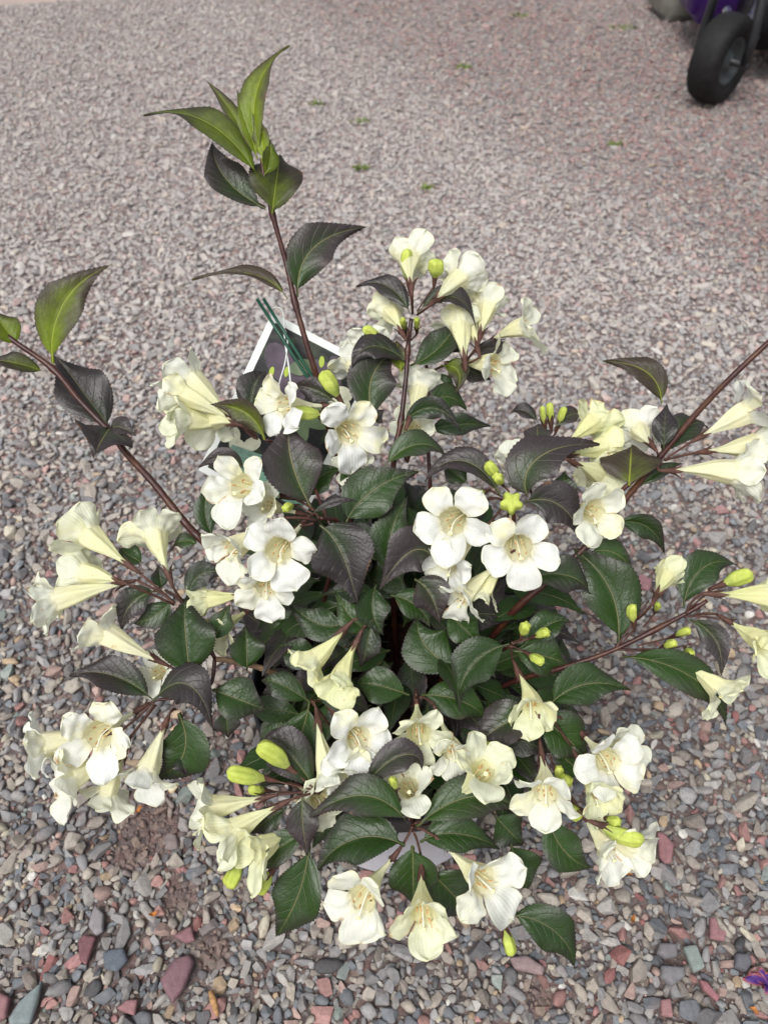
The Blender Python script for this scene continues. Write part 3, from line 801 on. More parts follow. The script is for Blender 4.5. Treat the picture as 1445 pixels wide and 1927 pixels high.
    for k in range(5):
        th = 2*math.pi*k/5+.3+rr.uniform(-.2, .2); rd = up*math.cos(th)+sd*math.sin(th)
        r_ = rm*rr.uniform(.38, .62); s1 = rr.uniform(.88, 1.14)
        p0 = axp(.45)+rd*(rad(.45)*.6); p1 = axp(.8)+rd*(r_*.9); p2 = mo+ax*(Lt*(s1-1))+rd*r_
        tube(g2, spline([p0, p1, p2], 3), .00042*size, 5, 0)
        dv = (ax+rd*rr.uniform(-.5, .6)+Vector((rr.uniform(-.3, .3),)*3)).normalized(); a_, b_ = frame(dv)
        blob(g2, p2, .001, 1, (a_*.0007*size, b_*.0007*size, dv*.0022*size), 6)
    e = (low*.75+ax*.9).normalized(); se = mo+e*(.0095*size*rr.uniform(.8, 1.2)); sm = axp(.85)+low*(rm*.15)
    tube(g3, spline([axp(.4), sm, se], 4), .00048*size, 6, 0)
    a_, b_ = frame(e); blob(g3, se+e*.0004, .001, 1, (a_*.0018*size, b_*.0018*size, e*.0010*size), 8)
    return g, g2, g3
def calyx_geo(B, ax, seed, scale=1.0, sep=1.0):
    rr = random.Random(seed); g = Geo(); a, b = frame(ax)
    p = [B-ax*(.0105*scale), B-ax*(.0075*scale), B-ax*(.0035*scale), B, B+ax*(.002*scale)]
    tube(g, p, [.0009*scale, .0014*scale, .0020*scale, .0024*scale, .0022*scale], 8)
    for k in range(5):
        th = 2*math.pi*k/5+rr.uniform(-.25, .25); rd = a*math.cos(th)+b*math.sin(th); tn = -a*math.sin(th)+b*math.cos(th)
        L = .0085*scale*sep*rr.uniform(.7, 1.25); fl = rr.uniform(.05, .6)
        vs = []; n = 6
        for i in range(n+1):
            t = i/n; c = B+rd*(.0022*scale+fl*.004*scale*t*t*2)+ax*(L*t); hw = .0017*scale*(1-t)**.7+.00008
            vs += [c-tn*hw, c+rd*.00035, c+tn*hw]
        fs = []
        for i in range(n):
            for j in range(2): fs.append((i*3+j, i*3+j+1, i*3+j+4, i*3+j+3))
        g.add(vs, fs)
    return g
# base x y, mouth x y, size, off(mm of mouth), facing(+1 mouth nearer), open deg, roll, age 0 yellow..1 white, node x y
FLOWERS = """
612 785 656 812 1.08 -14 1 92 8 1 603 790
612 764 535 762 .95 -12 1 80 40 1 640 772
532 934 455 915 1.06 -8 1 92 -8 .9 590 960
570 985 525 1035 1.12 -20 1 88 20 .95 600 975
520 985 440 1030 .98 -8 1 78 -20 .8 596 980
505 1040 500 1105 .92 -6 1 88 10 .95 590 985
560 965 505 950 .8 12 1 80 0 .9 590 968
905 948 852 980 1.12 -14 1 94 -4 .95 950 945
960 965 976 1030 1.1 -16 1 90 8 .95 960 945
905 1000 845 1060 .95 -2 1 96 20 .95 948 950
945 1055 872 1122 .9 -2 1 78 -30 .8 965 1040
950 1050 915 1110 .62 4 -1 70 0 .5 965 1035
258 1338 186 1383 1.12 -20 1 90 14 1 290 1322
205 1380 88 1400 1.0 -6 1 80 -30 .95 285 1324
215 1412 142 1462 1.04 -10 1 84 20 .85 290 1325
312 1362 278 1448 .98 -6 1 80 6 .9 330 1335
235 1415 205 1485 .8 2 -1 70 0 .7 295 1326
245 1065 172 1010 1.08 2 -1 52 20 .55 330 1135
232 1098 112 1128 1.0 -2 1 58 0 .75 330 1136
225 1095 165 1080 .9 8 -1 66 40 .6 328 1138
318 1082 294 1012 .98 4 -1 66 0 .6 345 1130
296 1242 206 1196 .95 -2 -1 78 10 .9 350 1275
330 1290 300 1265 .7 20 1 90 0 .8 350 1280
440 790 362 716 1.05 0 -1 62 10 .8 480 825
436 792 350 745 .95 -4 -1 62 -30 .7 482 825
438 796 356 790 1.0 2 1 66 0 .55 484 826
442 798 405 790 .9 12 -1 84 20 .6 484 826
462 1118 395 1128 .8 14 -1 60 0 .2 490 1110
465 1150 420 1180 .75 20 1 60 0 .3 490 1120
648 1184 594 1238 .86 -2 1 56 -20 .3 700 1166
672 1206 642 1272 .86 -6 1 58 6 .2 702 1168
598 1352 616 1450 .92 0 1 78 10 .75 587 1322
628 1340 674 1388 1.04 -10 1 88 6 1 590 1322
640 1400 664 1448 .95 -2 1 80 30 .9 590 1324
560 1480 600 1500 .8 10 1 84 0 .6 590 1490
784 1322 788 1378 .96 -2 1 88 6 .5 783 1308
826 1350 852 1412 .82 -2 1 88 10 .8 790 1312
800 1530 768 1482 .92 2 1 92 30 .75 775 1552
500 1500 402 1520 1.0 2 1 60 10 .7 592 1490
526 1516 440 1562 1.0 -6 1 60 0 .55 594 1492
552 1556 492 1596 .95 -4 1 50 0 .35 585 1520
848 1508 908 1452 1.02 -18 1 62 -30 .5 780 1550
740 1614 684 1690 1.12 -14 1 78 -4 .8 774 1560
793 1640 795 1716 1.06 -16 1 72 4 .45 778 1565
838 1592 908 1655 1.14 -14 1 82 30 .85 785 1558
1018 1418 1026 1490 1.0 -12 1 80 4 .8 1014 1345
1098 1384 1142 1430 1.02 -10 1 86 -10 .9 1030 1340
1088 1430 1120 1488 .9 -2 1 66 0 .35 1030 1342
1120 1400 1165 1410 .8 6 1 74 60 .7 1034 1340
1092 1528 1142 1592 1.0 6 1 80 20 .85 1075 1500
1110 1535 1186 1592 .9 10 -1 74 20 .8 1078 1502
974 1264 1000 1326 .92 -4 1 52 -10 .3 962 1216
1234 1122 1252 1086 .72 0 -1 26 0 .25 1200 1165
1284 1246 1348 1292 .92 -4 1 66 20 .45 1230 1228
1372 1170 1432 1206 .9 -6 1 30 0 .3 1300 1160
1345 1118 1432 1120 .86 -8 -1 22 0 .15 1290 1155
1318 822 1398 778 1.02 -8 1 72 20 .9 1250 865
1326 850 1420 838 1.0 0 1 76 -10 .75 1250 866
1264 886 1374 888 1.12 -14 1 60 -20 .75 1245 872
1226 838 1204 812 .82 16 -1 78 0 .85 1236 860
1068 955 1116 962 1.0 -6 1 80 -20 .7 1010 945
1078 870 1122 890 .9 14 -1 74 20 .45 1040 880
1066 836 1112 796 .92 16 -1 42 0 .15 1040 880
1070 858 1128 842 .9 20 -1 40 20 .3 1040 882
985 895 968 862 .7 14 -1 60 0 .75 1000 930
818 566 862 526 .96 6 -1 66 20 .8 785 592
774 538 770 490 .95 4 -1 58 0 .7 776 590
756 626 736 590 .8 16 -1 66 0 .6 772 600
874 678 866 620 .9 8 -1 42 0 .6 868 686
898 655 888 622 .6 14 -1 40 0 .6 868 684
904 630 916 582 .8 20 -1 62 0 .7 874 680
926 640 982 616 .9 6 1 76 0 .65 876 682
862 682 928 686 .98 -2 1 88 0 .7 840 684
770 790 788 738 .92 16 -1 80 0 .75 764 800
770 850 776 810 .8 20 1 80 0 .7 760 850
700 720 690 660 .9 22 -1 84 0 .8 704 790
690 740 668 690 .85 26 -1 84 0 .85 704 790
700 900 670 870 .8 22 1 84 0 .7 704 920
"""
frows = [tuple(float(q) for q in l.split()) for l in FLOWERS.strip().splitlines()]
def pedicel(node, base, seed, r=.0007):
    g = Geo(); m = (node+base)/2+Vector((0, 0, .003)); tube(g, spline([node, m, base], 5), [r*1.5]*5+[r]*6, 6); return g
TURN = {(402,1520):.3,(440,1562):.35,(492,1596):.1,(656,812):1.6,(535,762):.8,(455,915):1.2,(525,1035):1.7,(440,1030):1.1,(500,1105):.9,(852,980):1.7,(976,1030):1.7,(845,1060):1.0,(872,1122):.8,
 (186,1383):1.7,(88,1400):.45,(142,1462):.55,(278,1448):.6,(172,1010):-.1,(112,1128):.1,(165,1080):.2,(294,1012):-.1,(206,1196):-.15,(300,1265):.6,
 (395,1128):.2,(594,1238):.35,(642,1272):.4,(616,1450):.6,(674,1388):1.5,(664,1448):.9,(600,1500):.6,(788,1378):1.3,(852,1412):.9,(768,1482):1.6,(908,1452):.7,
 (684,1690):.85,(795,1716):.6,(908,1655):.85,(1026,1490):.5,(1142,1430):1.0,(1120,1488):.4,(1165,1410):.8,(1142,1592):.6,(1000,1326):.35,(1252,1086):0,(1348,1292):.25,
 (1398,778):.1,(1420,838):.25,(1374,888):.15,(1116,962):.35,(1122,890):0,(982,616):.0,(928,686):.0,(776,810):1.2,(670,870):1.0,(405,790):0}
AVOID = []
for i, (bx, by, mx, my, size, off, fc, op, roll, age, nx, ny) in enumerate(frows):
    dm = dsurf(my)+off/1000; Mth = P(mx, my, dm); kt = TURN.get((int(mx), int(my)), -.15 if fc < 0 else .7)*.78
    size *= 1.02; Lr = .034*size; latp = math.hypot(mx-bx, my-by)/F*dm
    comp = math.sqrt(max(0, Lr*Lr-latp*latp)); comp = min(comp, .028)
    B = P(bx, by, dm+comp*fc); ax = (Mth-B).normalized(); view = (CAMP-Mth).normalized()
    fdir = (ax+view*kt).normalized(); AVOID += [(Mth, .034), ((B+Mth)/2, .026)]
    g, g2, g3 = flower_geo(B, Mth, size*1.0, op, roll, age, i+1, fdir)
    ax = (ax-fdir*.5).normalized()
    fo = g.obj('flower', M['petal'], shrub)
    md = fo.modifiers.new('sub', 'SUBSURF'); md.levels = 1; md.render_levels = 1
    if age < .35: fo['label'] = 'small greenish yellow flower not fully open'
    if fc > 0 and op > 50:
        g2.obj('stamen_cluster', [M['filament'], M['anther']], fo); g3.obj('pistil', [M['style'], M['stigma']], fo)
    cg = calyx_geo(B, ax, i+200, 1.0, .35 if kt > .5 else 1.0); node = P(nx, ny, dsurf(ny)+max(-2, off*.5)/1000)
    pb = B-ax*.0105; m = pb.lerp(node, .5)-ax*.002
    tube(cg, spline([node, m, pb], 5), .0010, 6)
    cg.obj('calyx', M['calyx'], fo)
# the shaded leaves deeper in the shrub
rr = random.Random(99)
cnt = 0
while cnt < 430:
    a = rr.uniform(0, 2*math.pi); q = math.sqrt(rr.random()); rad = .122*q
    z = rr.uniform(.20, .335-.05*q)
    c = Vector((POT.x+.005+rad*math.cos(a), POT.y+.015+rad*math.sin(a)*1.05, z))
    # keep it behind the traced outer layer
    rel = CAMR.transposed() @ (c-CAMP); d = -rel.z; py = CY-rel.y/d*F; px = CX+rel.x/d*F
    if d < dsurf(py)+.036 or py > 1640 or py < 800: continue
    if px < 545 or px > 985: continue
    if py > 1560 and (px < 600 or px > 900): continue
    out = Vector((math.cos(a), math.sin(a), rr.uniform(-.5, .35)))
    ang = rr.uniform(-1.1, 1.1); out.rotate(Matrix.Rotation(ang, 3, 'Z')); out.normalize()
    L = rr.uniform(.04, .066); nrm = (Vector((0, 0, 1))+Vector((rr.uniform(-.5, .5), rr.uniform(-.8, .2), 0))).normalized()
    mc = c+out*(L*.5)
    if any((mc-a_).length < r_ or (c-a_).length < r_*.6 or (c+out*L-a_).length < r_*.6 for a_, r_ in AVOID): continue
    leaf_geo(FOL, c, c+out*L, L*rr.uniform(.36, .52), nrm=nrm, tone=rr.choice([.1, .2, .3, .4, .5, .7, .9]), seed=cnt+500, nv=20, nu=2, quilt=.35,
             arch=.06, curl=.2, fold=.25)
    cnt += 1
o = FOL.obj('foliage', [M['leaf'], M['young']], shrub, uv=True); o['kind'] = 'stuff'

# ------------------------------------------------------------------ buds: base x y, tip x y, width, off, node
BUDS = """
502 1466 432 1452 36 -8 595 1488
545 1446 490 1404 40 -10 596 1488
500 1488 470 1484 22 6 595 1492
455 1628 430 1668 34 2 560 1545
512 1640 484 1678 38 0 560 1550
948 1744 962 1796 26 2 946 1722
637 748 608 702 34 -4 652 766
608 780 556 776 30 -14 640 772
552 952 536 958 20 -14 590 968
962 958 962 926 38 -20 960 950
938 900 918 872 26 -12 958 925
944 910 934 896 24 -10 958 926
912 925 888 934 20 -4 945 935
744 1486 738 1466 18 -14 772 1545
720 645 686 618 22 0 745 660
770 532 766 472 26 -6 776 590
818 524 822 490 34 -2 785 585
784 620 784 600 14 4 774 640
762 622 758 600 14 4 772 640
982 1196 990 1176 24 -6 962 1210
1006 1198 1030 1190 22 -8 964 1212
996 1232 1020 1246 22 -8 964 1216
1192 1172 1190 1140 22 -4 1170 1210
1232 1150 1236 1136 14 0 1210 1180
1358 1100 1412 1080 34 -8 1290 1150
1248 1218 1270 1210 18 -2 1200 1222
1290 1220 1300 1232 20 8 1240 1226
1270 1196 1296 1186 18 4 1200 1215
1054 1472 1052 1446 20 6 1044 1500
1052 1458 1070 1474 26 2 1034 1420
1068 1512 1090 1540 28 2 1040 1440
1128 1552 1206 1580 36 -10 1085 1525
1140 1540 1164 1546 22 -2 1090 1524
1036 796 1034 760 16 26 1020 830
1024 800 1020 766 12 26 1018 830
1050 800 1062 768 16 24 1036 830
880 938 868 944 14 4 930 940
906 1395 922 1404 16 8 880 1380
"""
def bud_geo(B, T, W, seed, amp=.17):
    rr = random.Random(seed); ax = T-B; L = ax.length; ax.normalize(); a, b = frame(ax); g = Geo()
    n, m = 16, 20; vs = []; al = []
    bend = (a*rr.uniform(-1, 1)+b*rr.uniform(-1, 1))*L*.05
    ratio = min(1, L/(W*2.2))
    for i in range(n+1):
        s = i/n
        r = W/2*((.22+.78*min(1, max(0, (s*(1.5-.3*ratio)-.05)))**1.2) if s < .7 else 1)*1
        r = .80*W/2*(.30+.70*math.sin(min(1, s/.5)*math.pi/2)**1.2)
        if s > .74: r *= max(0, 1-((s-.74)/.26)**2.4)**.5
        for k in range(m):
            th = 2*math.pi*k/m; q = 1+amp*math.cos(5*th+seed+s*1.6)*min(1, s*2)
            vs.append(B+ax*(L*s)+bend*math.sin(math.pi*s)+(a*math.cos(th)+b*math.sin(th))*(r*q)); al.append(s)
    fs = [(i*m+k, i*m+(k+1) % m, (i+1)*m+(k+1) % m, (i+1)*m+k) for i in range(n) for k in range(m)]
    g.add(vs, fs, 0, along=al); return g
for i, l in enumerate(BUDS.strip().splitlines()):
    bx, by, tx, ty, wp, off, nx, ny = (float(q) for q in l.split())
    d = dsurf(by)+off/1000; L0 = math.hypot(tx-bx, ty-by)
    B, T = P(bx, by, d+.004), P(tx, ty, d-(.004 if L0 > 30 else .009)); T = B+(T-B)*1.08; W = wp/F*d
    star = (int(tx), int(ty)) == (962, 926)
    if star: B, T, W = P(961, 956, d+.002), P(963, 940, d-.012), 46/F*d
    o = bud_geo(B, T, W, i, -.26 if star else .17).obj('bud', M['bud'], shrub)
    ax = (T-B).normalized(); cg = calyx_geo(B, ax, i+700, min(1, .5+L0/90)); node = P(nx, ny, dsurf(ny)+max(-2, off*.5)/1000)
    pb = B-ax*.006; tube(cg, spline([node, pb.lerp(node, .5), pb], 4), .0007, 6)
    cg.obj('calyx', M['calyx'], o)

# ------------------------------------------------------------------ pot
def lathe(g, prof_, seg=64, c=(0, 0, 0), mi=0, closed=False):
    vs = []; fs = []
    for r, z in prof_:
        for k in range(seg):
            a = 2*math.pi*k/seg; vs.append((c[0]+r*math.cos(a), c[1]+r*math.sin(a), c[2]+z))
    for i in range(len(prof_)-1):
        for k in range(seg): fs.append((i*seg+k, i*seg+(k+1) % seg, (i+1)*seg+(k+1) % seg, (i+1)*seg+k))
    g.add(vs, fs, mi)
pot = empty('plant_pot', (POT.x, POT.y, .004)); tag(pot, 'round black plastic nursery pot holding the flowering shrub', 'pot')
plastic = simple('black_plastic', (.012, .014, .018, 1), .38, .5, 60, .3, .2, 400)
RB = .098
g = Geo(); lathe(g, [(0.0, 0), (RB-.006, 0), (RB, .004), (RB+.004, .03), (POT_R-.008, POT_H-.03), (POT_R-.006, POT_H-.026)], c=(POT.x, POT.y, .006)); g.obj('pot_body', plastic, pot)
g = Geo(); lathe(g, [(POT_R-.006, POT_H-.032), (POT_R-.001, POT_H-.030), (POT_R, POT_H-.004), (POT_R-.001, POT_H), (POT_R-.004, POT_H), (POT_R-.0055, POT_H-.004), (POT_R-.0105, POT_H-.035), (RB-.001, .03)], c=(POT.x, POT.y, .006)); g.obj('pot_rim', plastic, pot)
g = Geo(); n = 20; vs = []; fs = []
for i in range(n+1):
    a = R(-90-38+76*i/n)
    for z in (.02, .10, .165):
        r = RB+.004+(POT_R-.008-RB-.004)*((z-.03)/(POT_H-.06))+.0012
        vs.append((POT.x+r*math.cos(a), POT.y+r*math.sin(a), z+.006))
for i in range(n):
    for j in range(2): fs.append((i*3+j, (i+1)*3+j, (i+1)*3+j+1, i*3+j+1))
g.add(vs, fs); o = g.obj('pot_label', simple('label_paper', lin(214, 214, 222), .55, .4, 30, .05), pot); o['label'] = 'pale label wrapped round the front of the pot'
x = NT('potting_soil'); nn = x.noise(160, 5, .7)
x.l(x.ramp(nn, [(.35, lin(28, 18, 14)), (.6, lin(66, 44, 32)), (.8, lin(120, 84, 58))]), x.b.inputs['Base Color']); x.b.inputs['Roughness'].default_value = .95; x.bump(nn, 1, .006)
vs = [(POT.x, POT.y, POT_H-.035)]; fs = []
rings = 12; seg = 48
for i in range(1, rings+1):
    for k in range(seg):
        a = 2*math.pi*k/seg; r = (POT_R-.009)*i/rings; px_, py_ = POT.x+r*math.cos(a), POT.y+r*math.sin(a)
        vs.append((px_, py_, POT_H-.035+.006*mnoise.noise(Vector((px_*40, py_*40, 0)))))
for k in range(seg): fs.append((0, 1+k, 1+(k+1) % seg))
for i in range(rings-1):
    for k in range(seg): fs.append((1+i*seg+k, 1+(i+1)*seg+k, 1+(i+1)*seg+(k+1) % seg, 1+i*seg+(k+1) % seg))
g = Geo(); g.add(vs, fs); g.obj('potting_soil', x.m, pot)

# ------------------------------------------------------------------ plant tag standing behind the shrub
TLp, BLp = P(512, 588, .672), P(372, 884, .70)
TRp = P(716, 694, .672)
ux = (TRp-TLp).normalized(); uy = (BLp-TLp); uy = (uy-ux*uy.dot(ux)); hgt = uy.length; uy.normalize(); un = ux.cross(uy)
if un.dot(CAMP-TLp) < 0: un = -un
WT, HT = .105, hgt
tagt = empty('plant_tag', tuple(TLp+uy*HT)); tag(tagt, 'large picture tag with white border standing behind the shrub on green stakes', 'plant tag')
def TP(x_, y_, h=0): return TLp+ux*x_+uy*y_+un*h
def sheet(g, x0, y0, x1, y1, h, mi=0, n=1):
    g.add([TP(x0, y0, h), TP(x1, y0, h), TP(x1, y1, h), TP(x0, y1, h)], [(0, 1, 2, 3)], mi)
g = Geo(); t = .0008
c8 = [TP(x_, y_, h_) for h_ in (-t, 0) for (x_, y_) in ((0, 0), (WT, 0), (WT, HT), (0, HT))]
g.add(c8, [(4, 5, 6, 7), (3, 2, 1, 0), (0, 1, 5, 4), (1, 2, 6, 5), (2, 3, 7, 6), (3, 0, 4, 7)])
g.obj('tag_card', simple('tag_card', lin(226, 230, 228), .35, .5), tagt, smooth=False)
x = NT('tag_print'); n1 = x.noise(34, 5, .65, dist=1.6); n2 = x.noise(90, 4)
x.b.inputs['Specular IOR Level'].default_value = .2; x.l(x.ramp(n1, [(.3, lin(12, 16, 16)), (.5, lin(34, 34, 38)), (.62, lin(52, 64, 46)), (.8, lin(70, 70, 72))]), x.b.inputs['Base Color']); x.b.inputs['Roughness'].default_value = .3
mats = [x.m, simple('tag_leaf_print', lin(84, 74, 86), .5, .2, 70, .35), simple('tag_bud_print', lin(160, 180, 40), .3), simple('tag_flower_print', lin(206, 208, 186), .3, .5, 120, .2),
        simple('tag_band_print', lin(104, 148, 130), .3, .5, 420, .3), simple('tag_green_print', lin(92, 112, 78), .3, .5, 60, .25)]
bd = .0065
g = Geo(); sheet(g, bd, bd, WT-bd, HT-bd, .0004)
def printed(cx, cy, rx, ry, ang, mi, h, pts=14, pointy=0):
    vs = []
    for k in range(pts):
        a = 2*math.pi*k/pts; r = 1.0
        x_, y_ = rx*math.cos(a)*(1-pointy*abs(math.sin(a))*(.4 if math.cos(a) > 0 else 0)), ry*math.sin(a)
        X = cx+x_*math.cos(ang)-y_*math.sin(ang); Y = cy+x_*math.sin(ang)+y_*math.cos(ang)
        vs.append(TP(min(max(X, bd), WT-bd), min(max(Y, bd), HT-bd), h))
    g.add(vs, [tuple(range(pts))], mi)
for k, (cx, cy, rx, ry, an, mi) in enumerate([
  (.026, .036, .020, .012, .6, 1), (.046, .050, .022, .013, 1.9, 1), (.066, .028, .018, .011, .3, 1), (.080, .060, .020, .012, 2.6, 5), (.030, .072, .020, .012, -.4, 1), (.060, .078, .022, .013, .9, 5),
  (.022, .046, .0045, .0022, 1.4, 2), (.034, .040, .0045, .0022, 1.3, 2), (.022, .068, .005, .0024, .3, 2), (.058, .018, .005, .0024, 1.2, 2),
  (.088, .034, .008, .006, .2, 3), (.093, .044, .007, .006, 1.2, 3), (.084, .046, .006, .005, .2, 3), (.012, .060, .005, .009, .2, 3), (.024, .120, .010, .007, .4, 3), (.016, .112, .008, .006, 1.2, 3), (.034, .112, .009, .006, 2.2, 3), (.020, .095, .012, .007, .5, 1), (.014, .084, .008, .005, 1.0, 3), (.045, .030, .012, .007, 2.5, 5), (.073, .013, .010, .005, .2, 1), (.040, .056, .010, .004, .2, 1)]):
    printed(cx, cy, rx, ry, an, mi, .0006+.00007*k)
by0 = HT-.036
g.add([TP(bd+.012, by0, .0022), TP(WT-bd, by0-.012, .0022), TP(WT-bd, HT-bd-.006, .0022), TP(bd+.006, HT-bd-.002, .0022)], [(0, 1, 2, 3)], 4)
g.obj('tag_picture', mats, tagt, smooth=False)
dg = simple('stake_green', lin(14, 74, 54), .35, .5)
for k, (ax_, ay_, bx_, by_) in enumerate(((484, 563, 586, 722), (496, 562, 592, 716))):
    g = Geo(); a, b = P(ax_, ay_, .655), P(bx_, by_, .664); tube(g, [a, a.lerp(b, .5), b, b+(b-a)*1.6+Vector((0, 0, -.03))], .0014, 8); g.obj('stake', dg, tagt)
wm = simple('tie_white', lin(225, 230, 228), .4, .5)
g = Geo(); tube(g, spline([P(508, 600, .664), P(514, 580, .66), P(532, 586, .66), P(536, 640, .662), P(545, 700, .664), P(548, 745, .667)], 6), .0007, 6); g.obj('tie', wm, tagt)
g = Geo(); tube(g, spline([P(515, 598, .66), P(540, 630, .66), P(537, 680, .662), P(526, 720, .664), P(524, 745, .667)], 6), .0006, 6); g.obj('tie', wm, tagt)

# ------------------------------------------------------------------ weeds, litter, petals
grass = simple('weed_green', lin(110, 128, 58), .6, .3, 80, .3)
WEEDS = [((676, 232), .030, 'small yellow green weed tuft alone in the gravel, behind the tall shoot'),
         ((870, 130), .026, 'pale weed tuft in the gravel midway across the top, left of the reddish patch'),
         ((975, 32), .034, 'dark green weed tuft near the top edge of the view'),
         ((1172, 55), .050, 'largest yellow green weed patch, left of the grey block'),
         ((805, 358), .016, 'tiny green weed sprout closest to the shrub in the far gravel'),
         ((1155, 276), .020, 'faint low weed tuft below the cart wheel on its left'),
         ((598, 200), .024, 'olive weed tuft close to the right of the tallest shoot tip'),
         ((680, 320), .020, 'brownish green weed tuft directly below the yellow green tuft')]
for k, ((px, py), r, lab) in enumerate(WEEDS):
    c = G(px, py); g = Geo(); rr = random.Random(k+40)
    for q in range(46):
        a = rr.uniform(0, 6.28); rad = r*math.sqrt(rr.random()); b = c+Vector((math.cos(a)*rad, math.sin(a)*rad*.6, .003))
        dv = Vector((rr.uniform(-1, 1), rr.uniform(-1, 1), rr.uniform(.5, 1.4))).normalized()*rr.uniform(.007, .015); sd_ = Vector((-dv.y, dv.x, 0)).normalized()*.0016
        g.add([b-sd_, b+sd_, b+dv*.6+sd_*1.2, b+dv, b+dv*.6-sd_*1.2], [(0, 1, 2, 3, 4)])
    tag(g.obj('weed_tuft', grass, smooth=False), lab, 'weed', 'weeds growing in the gravel')
orange = simple('dry_orange', lin(168, 112, 62), .7, .2, 200, .3)
LIT = [(1180, 1644, 'orange curled dry petal right below the lower right blossoms'), (1190, 1730, 'small orange dry petal under the brighter curled one'),
       (290, 1720, 'orange dry flake between pebbles left of the small pink triangle'), (262, 1524, 'orange dry flake in the dirt below the left blossom cluster'),
       (1418, 1902, 'orange dry flake at the right bottom under the purple petals'), (1010, 1260, 'brown dry leaf bit beside the right pot rim')]
for k, (px, py, lab) in enumerate(LIT[:5]):
    c = G(px, py, .009); g = Geo(); rr = random.Random(k+70); vs = []; n = 8
    for i in range(n+1):
        for j in (-1, 0, 1):
            t = i/n; vs.append(c+Vector(((t-.5)*.009, j*.0022*math.sin(math.pi*min(.97, max(.06, t))), .002*math.sin(t*6+k)+.0016*abs(j))))
    ang = rr.uniform(0, 3); vs = [c+Matrix.Rotation(ang, 3, 'Z')@(v-c) for v in vs]
    fs = [(i*3+j, i*3+j+1, i*3+j+4, i*3+j+3) for i in range(n) for j in range(2)]
    g.add(vs, fs); tag(g.obj('dry_petal', orange), lab, 'petal', 'dry orange petals on the gravel')
g = Geo(); c = G(403, 1888, .010); d = (G(410, 1915, .01)-G(396, 1868, .012)); tube(g, [c-d*.5, c-d*.1, c+d*.2, c+d*.5], [.0022, .003, .0026, .0012], 8)
tag(g.obj('wood_chip', simple('wood_chip', lin(170, 132, 92), .8, .2, 300, .4)), 'pale brown splinter of wood among the pebbles near the bottom edge', 'wood chip')
pm = empty('fallen_flower', tuple(G(1432, 1848, .01))); tag(pm, 'withered purple flower with orange brown edges at the lower right corner', 'flower')
pmat = NT('purple_petal'); ps = pmat.attr('rim'); pmat.l(pmat.mix(pmat.sstep(ps, .55, .95), lin(70, 34, 110), lin(150, 78, 74)), pmat.b.inputs['Base Color']); pmat.b.inputs['Roughness'].default_value = .6
for k, (tx, ty, wd) in enumerate(((1402, 1842, 13), (1412, 1832, 12), (1430, 1826, 13), (1450, 1836, 14), (1452, 1872, 14), (1440, 1868, 10))):
    a = G(1438, 1850, .012); b = G(tx, ty, .016); L = (b-a)*1.15; W = wd/F*1.1; nn = Vector((0, 0, 1)); s_ = L.cross(nn).normalized(); vs = []; rm_ = []; n = 8
    for i in range(n+1):
        t = i/n
        for j in (-2, -1, 0, 1, 2):
            u = j/2; vs.append(a+L*t+s_*(u*W*.5*math.sin(math.pi*min(.93, .12+t*.85)))+nn*(.003*abs(u)*math.sin(t*5+k)+.003*math.sin(t*3))); rm_.append(max(abs(u), t**3))
    fs = [(i*5+j, i*5+j+1, i*5+j+6, i*5+j+5) for i in range(n) for j in range(4)]
    g = Geo(); g.add(vs, fs, rim=rm_); g.obj('petal', pmat.m, pm)

# ------------------------------------------------------------------ purple machine with its front wheel, grey block
def box_geo(g, c, hx, hy, hz, rotz=0, bev=.01, mi=0):
    bm = bmesh.new(); bmesh.ops.create_cube(bm, size=1)
    for v in bm.verts: v.co = Vector((v.co.x*2*hx, v.co.y*2*hy, v.co.z*2*hz))
    if bev: bmesh.ops.bevel(bm, geom=bm.edges[:], offset=bev, segments=3, affect='EDGES')
    rm_ = Matrix.Rotation(rotz, 3, 'Z'); bm.verts.index_update()
    g.add([rm_@v.co+Vector(c) for v in bm.verts], [tuple(v.index for v in f.verts) for f in bm.faces], mi); bm.free()
wc = G(1332, 194); WR = .110; TW = .086
wang = R(-47)                                   # the wheel's outer face is turned towards the lower right
cart = empty('garden_cart', (wc.x, wc.y, .004)); tag(cart, 'purple garden machine with a black front wheel at the top right', 'garden cart')
axl = Vector((math.cos(wang), math.sin(wang), 0))                    # axle direction, outwards towards the viewer's right
wcen = Vector((wc.x, wc.y, WR+.004)); fwd = Vector((-axl.y, axl.x, 0))
def wheel_lathe(prof_, seg=72, bumpf=None, wcen=wcen):
    vs = []; fs = []
    for i, (r, x_) in enumerate(prof_):
        for k in range(seg):
            a = 2*math.pi*k/seg; rr_ = r+(bumpf(i, k) if bumpf else 0)
            vs.append(wcen+axl*x_+(fwd*math.cos(a)+Vector((0, 0, 1))*math.sin(a))*rr_)
    for i in range(len(prof_)-1):
        for k in range(seg): fs.append((i*seg+k, i*seg+(k+1) % seg, (i+1)*seg+(k+1) % seg, (i+1)*seg+k))
    g = Geo(); g.add(vs, fs); return g
h = TW/2
tp = [(WR*.52, -h*.7), (WR*.62, -h*.95), (WR*.80, -h*1.0), (WR*.93, -h*.86), (WR*.985, -h*.6), (WR, -h*.3), (WR, 0), (WR, h*.3), (WR*.985, h*.6), (WR*.93, h*.86), (WR*.80, h), (WR*.62, h*.95), (WR*.52, h*.7)]
rubber = simple('tyre_rubber', lin(22, 21, 22), .7, .35, 60, .4, .5, 200)
wheel = wheel_lathe(tp, bumpf=lambda i, k: (-.0025 if (k+i) % 4 < 1 and 4 <= i <= 8 else 0)); tyre = wheel
wo_ = wheel.obj('wheel', rubber, cart)
rimm = simple('wheel_rim', lin(66, 72, 74), .5, .5, 40, .2)
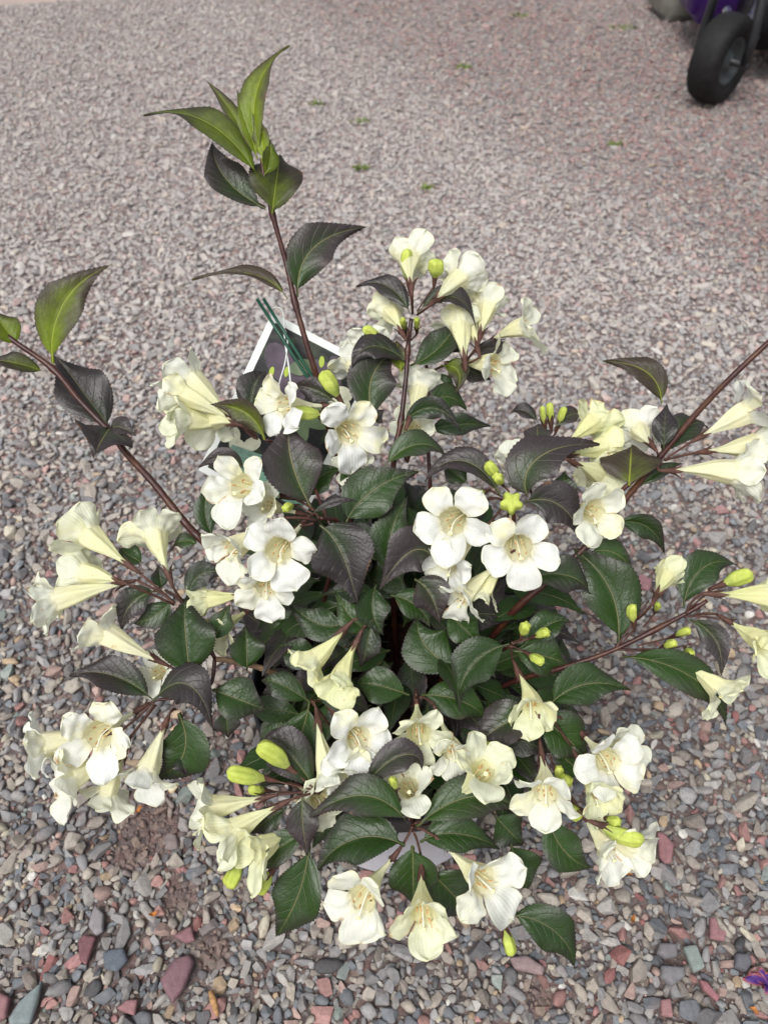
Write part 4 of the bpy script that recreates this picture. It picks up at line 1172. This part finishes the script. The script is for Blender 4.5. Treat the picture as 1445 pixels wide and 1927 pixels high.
g = wheel_lathe([(WR*.54, -h*.6), (WR*.50, -h*.3), (WR*.50, h*.3), (WR*.54, h*.78), (WR*.50, h*.8), (WR*.46, h*.45), (WR*.30, h*.3), (WR*.2, h*.55), (WR*.12, h*.75), (.001, h*.76)], 48)
g.obj('rim', rimm, wo_)
dm_ = simple('black_steel', (.014, .015, .018, 1), .45, .5, 30, .3)
g = Geo(); top = wcen+Vector((0, 0, .30))-axl*.0
tube(g, [wcen+axl*(h+.028), wcen+axl*(h+.030)+Vector((0, 0, .06)), wcen+axl*(h+.02)+Vector((0, 0, .17)), wcen+axl*.01+Vector((0, 0, .20))], .013, 10)
tube(g, [wcen-axl*(h+.028), wcen-axl*(h+.030)+Vector((0, 0, .06)), wcen-axl*(h+.02)+Vector((0, 0, .17)), wcen+axl*.01+Vector((0, 0, .20))], .013, 10)
tube(g, [wcen-axl*(h+.034), wcen+axl*(h+.04)], .010, 12)
g.obj('wheel_fork', dm_, cart)
steel = simple('bolt_steel', (.6, .62, .66, 1), .25, .5, metal=1)
for bqx, bqy, bd_ in ((1375, 47, 2.10), (1422, 56, 2.12)):
    c = P(bqx, bqy, bd_); g = Geo(); blob(g, c, .011, seg=10); tube(g, [c, c+Vector((.0, .06, .02))], .012, 10, 0); g.obj('bolt', steel, cart)
g = Geo(); c = P(1440, 20, 2.25); tube(g, [P(1418, 75, 2.14), P(1412, 40, 2.14), P(1432, 0, 2.16), P(1450, -40, 2.2)], .014, 10); g.obj('control_lever', simple('dark_steel', lin(60, 62, 72), .4, .5), cart)
g = Geo(); cb = wcen+axl*.36+fwd*.10
box_geo(g, (1.30, 2.64, .20), .235, .17, .105, R(-8), .02); g.obj('chassis', dm_, cart)
g = Geo(); box_geo(g, (1.335, 2.88, .27), .375, .16, .17, R(-3), .025); g.obj('body_panel', simple('purple_paint', lin(62, 24, 110), .3, .5), cart)
bc = G(1282, 44)
g = Geo(); prof_b = [(0, .0), (.088, 0), (.092, .004), (.092, .30), (.086, .306), (0, .306)]
vs = []
box_geo(g, (bc.x-.005, bc.y+.09, .16), .078, .10, .155, R(6), .022)
tag(g.obj('concrete_block', simple('concrete', lin(172, 172, 164), .9, .3, 25, .15, .5, 120)), 'grey concrete block standing left of the purple machine', 'block')
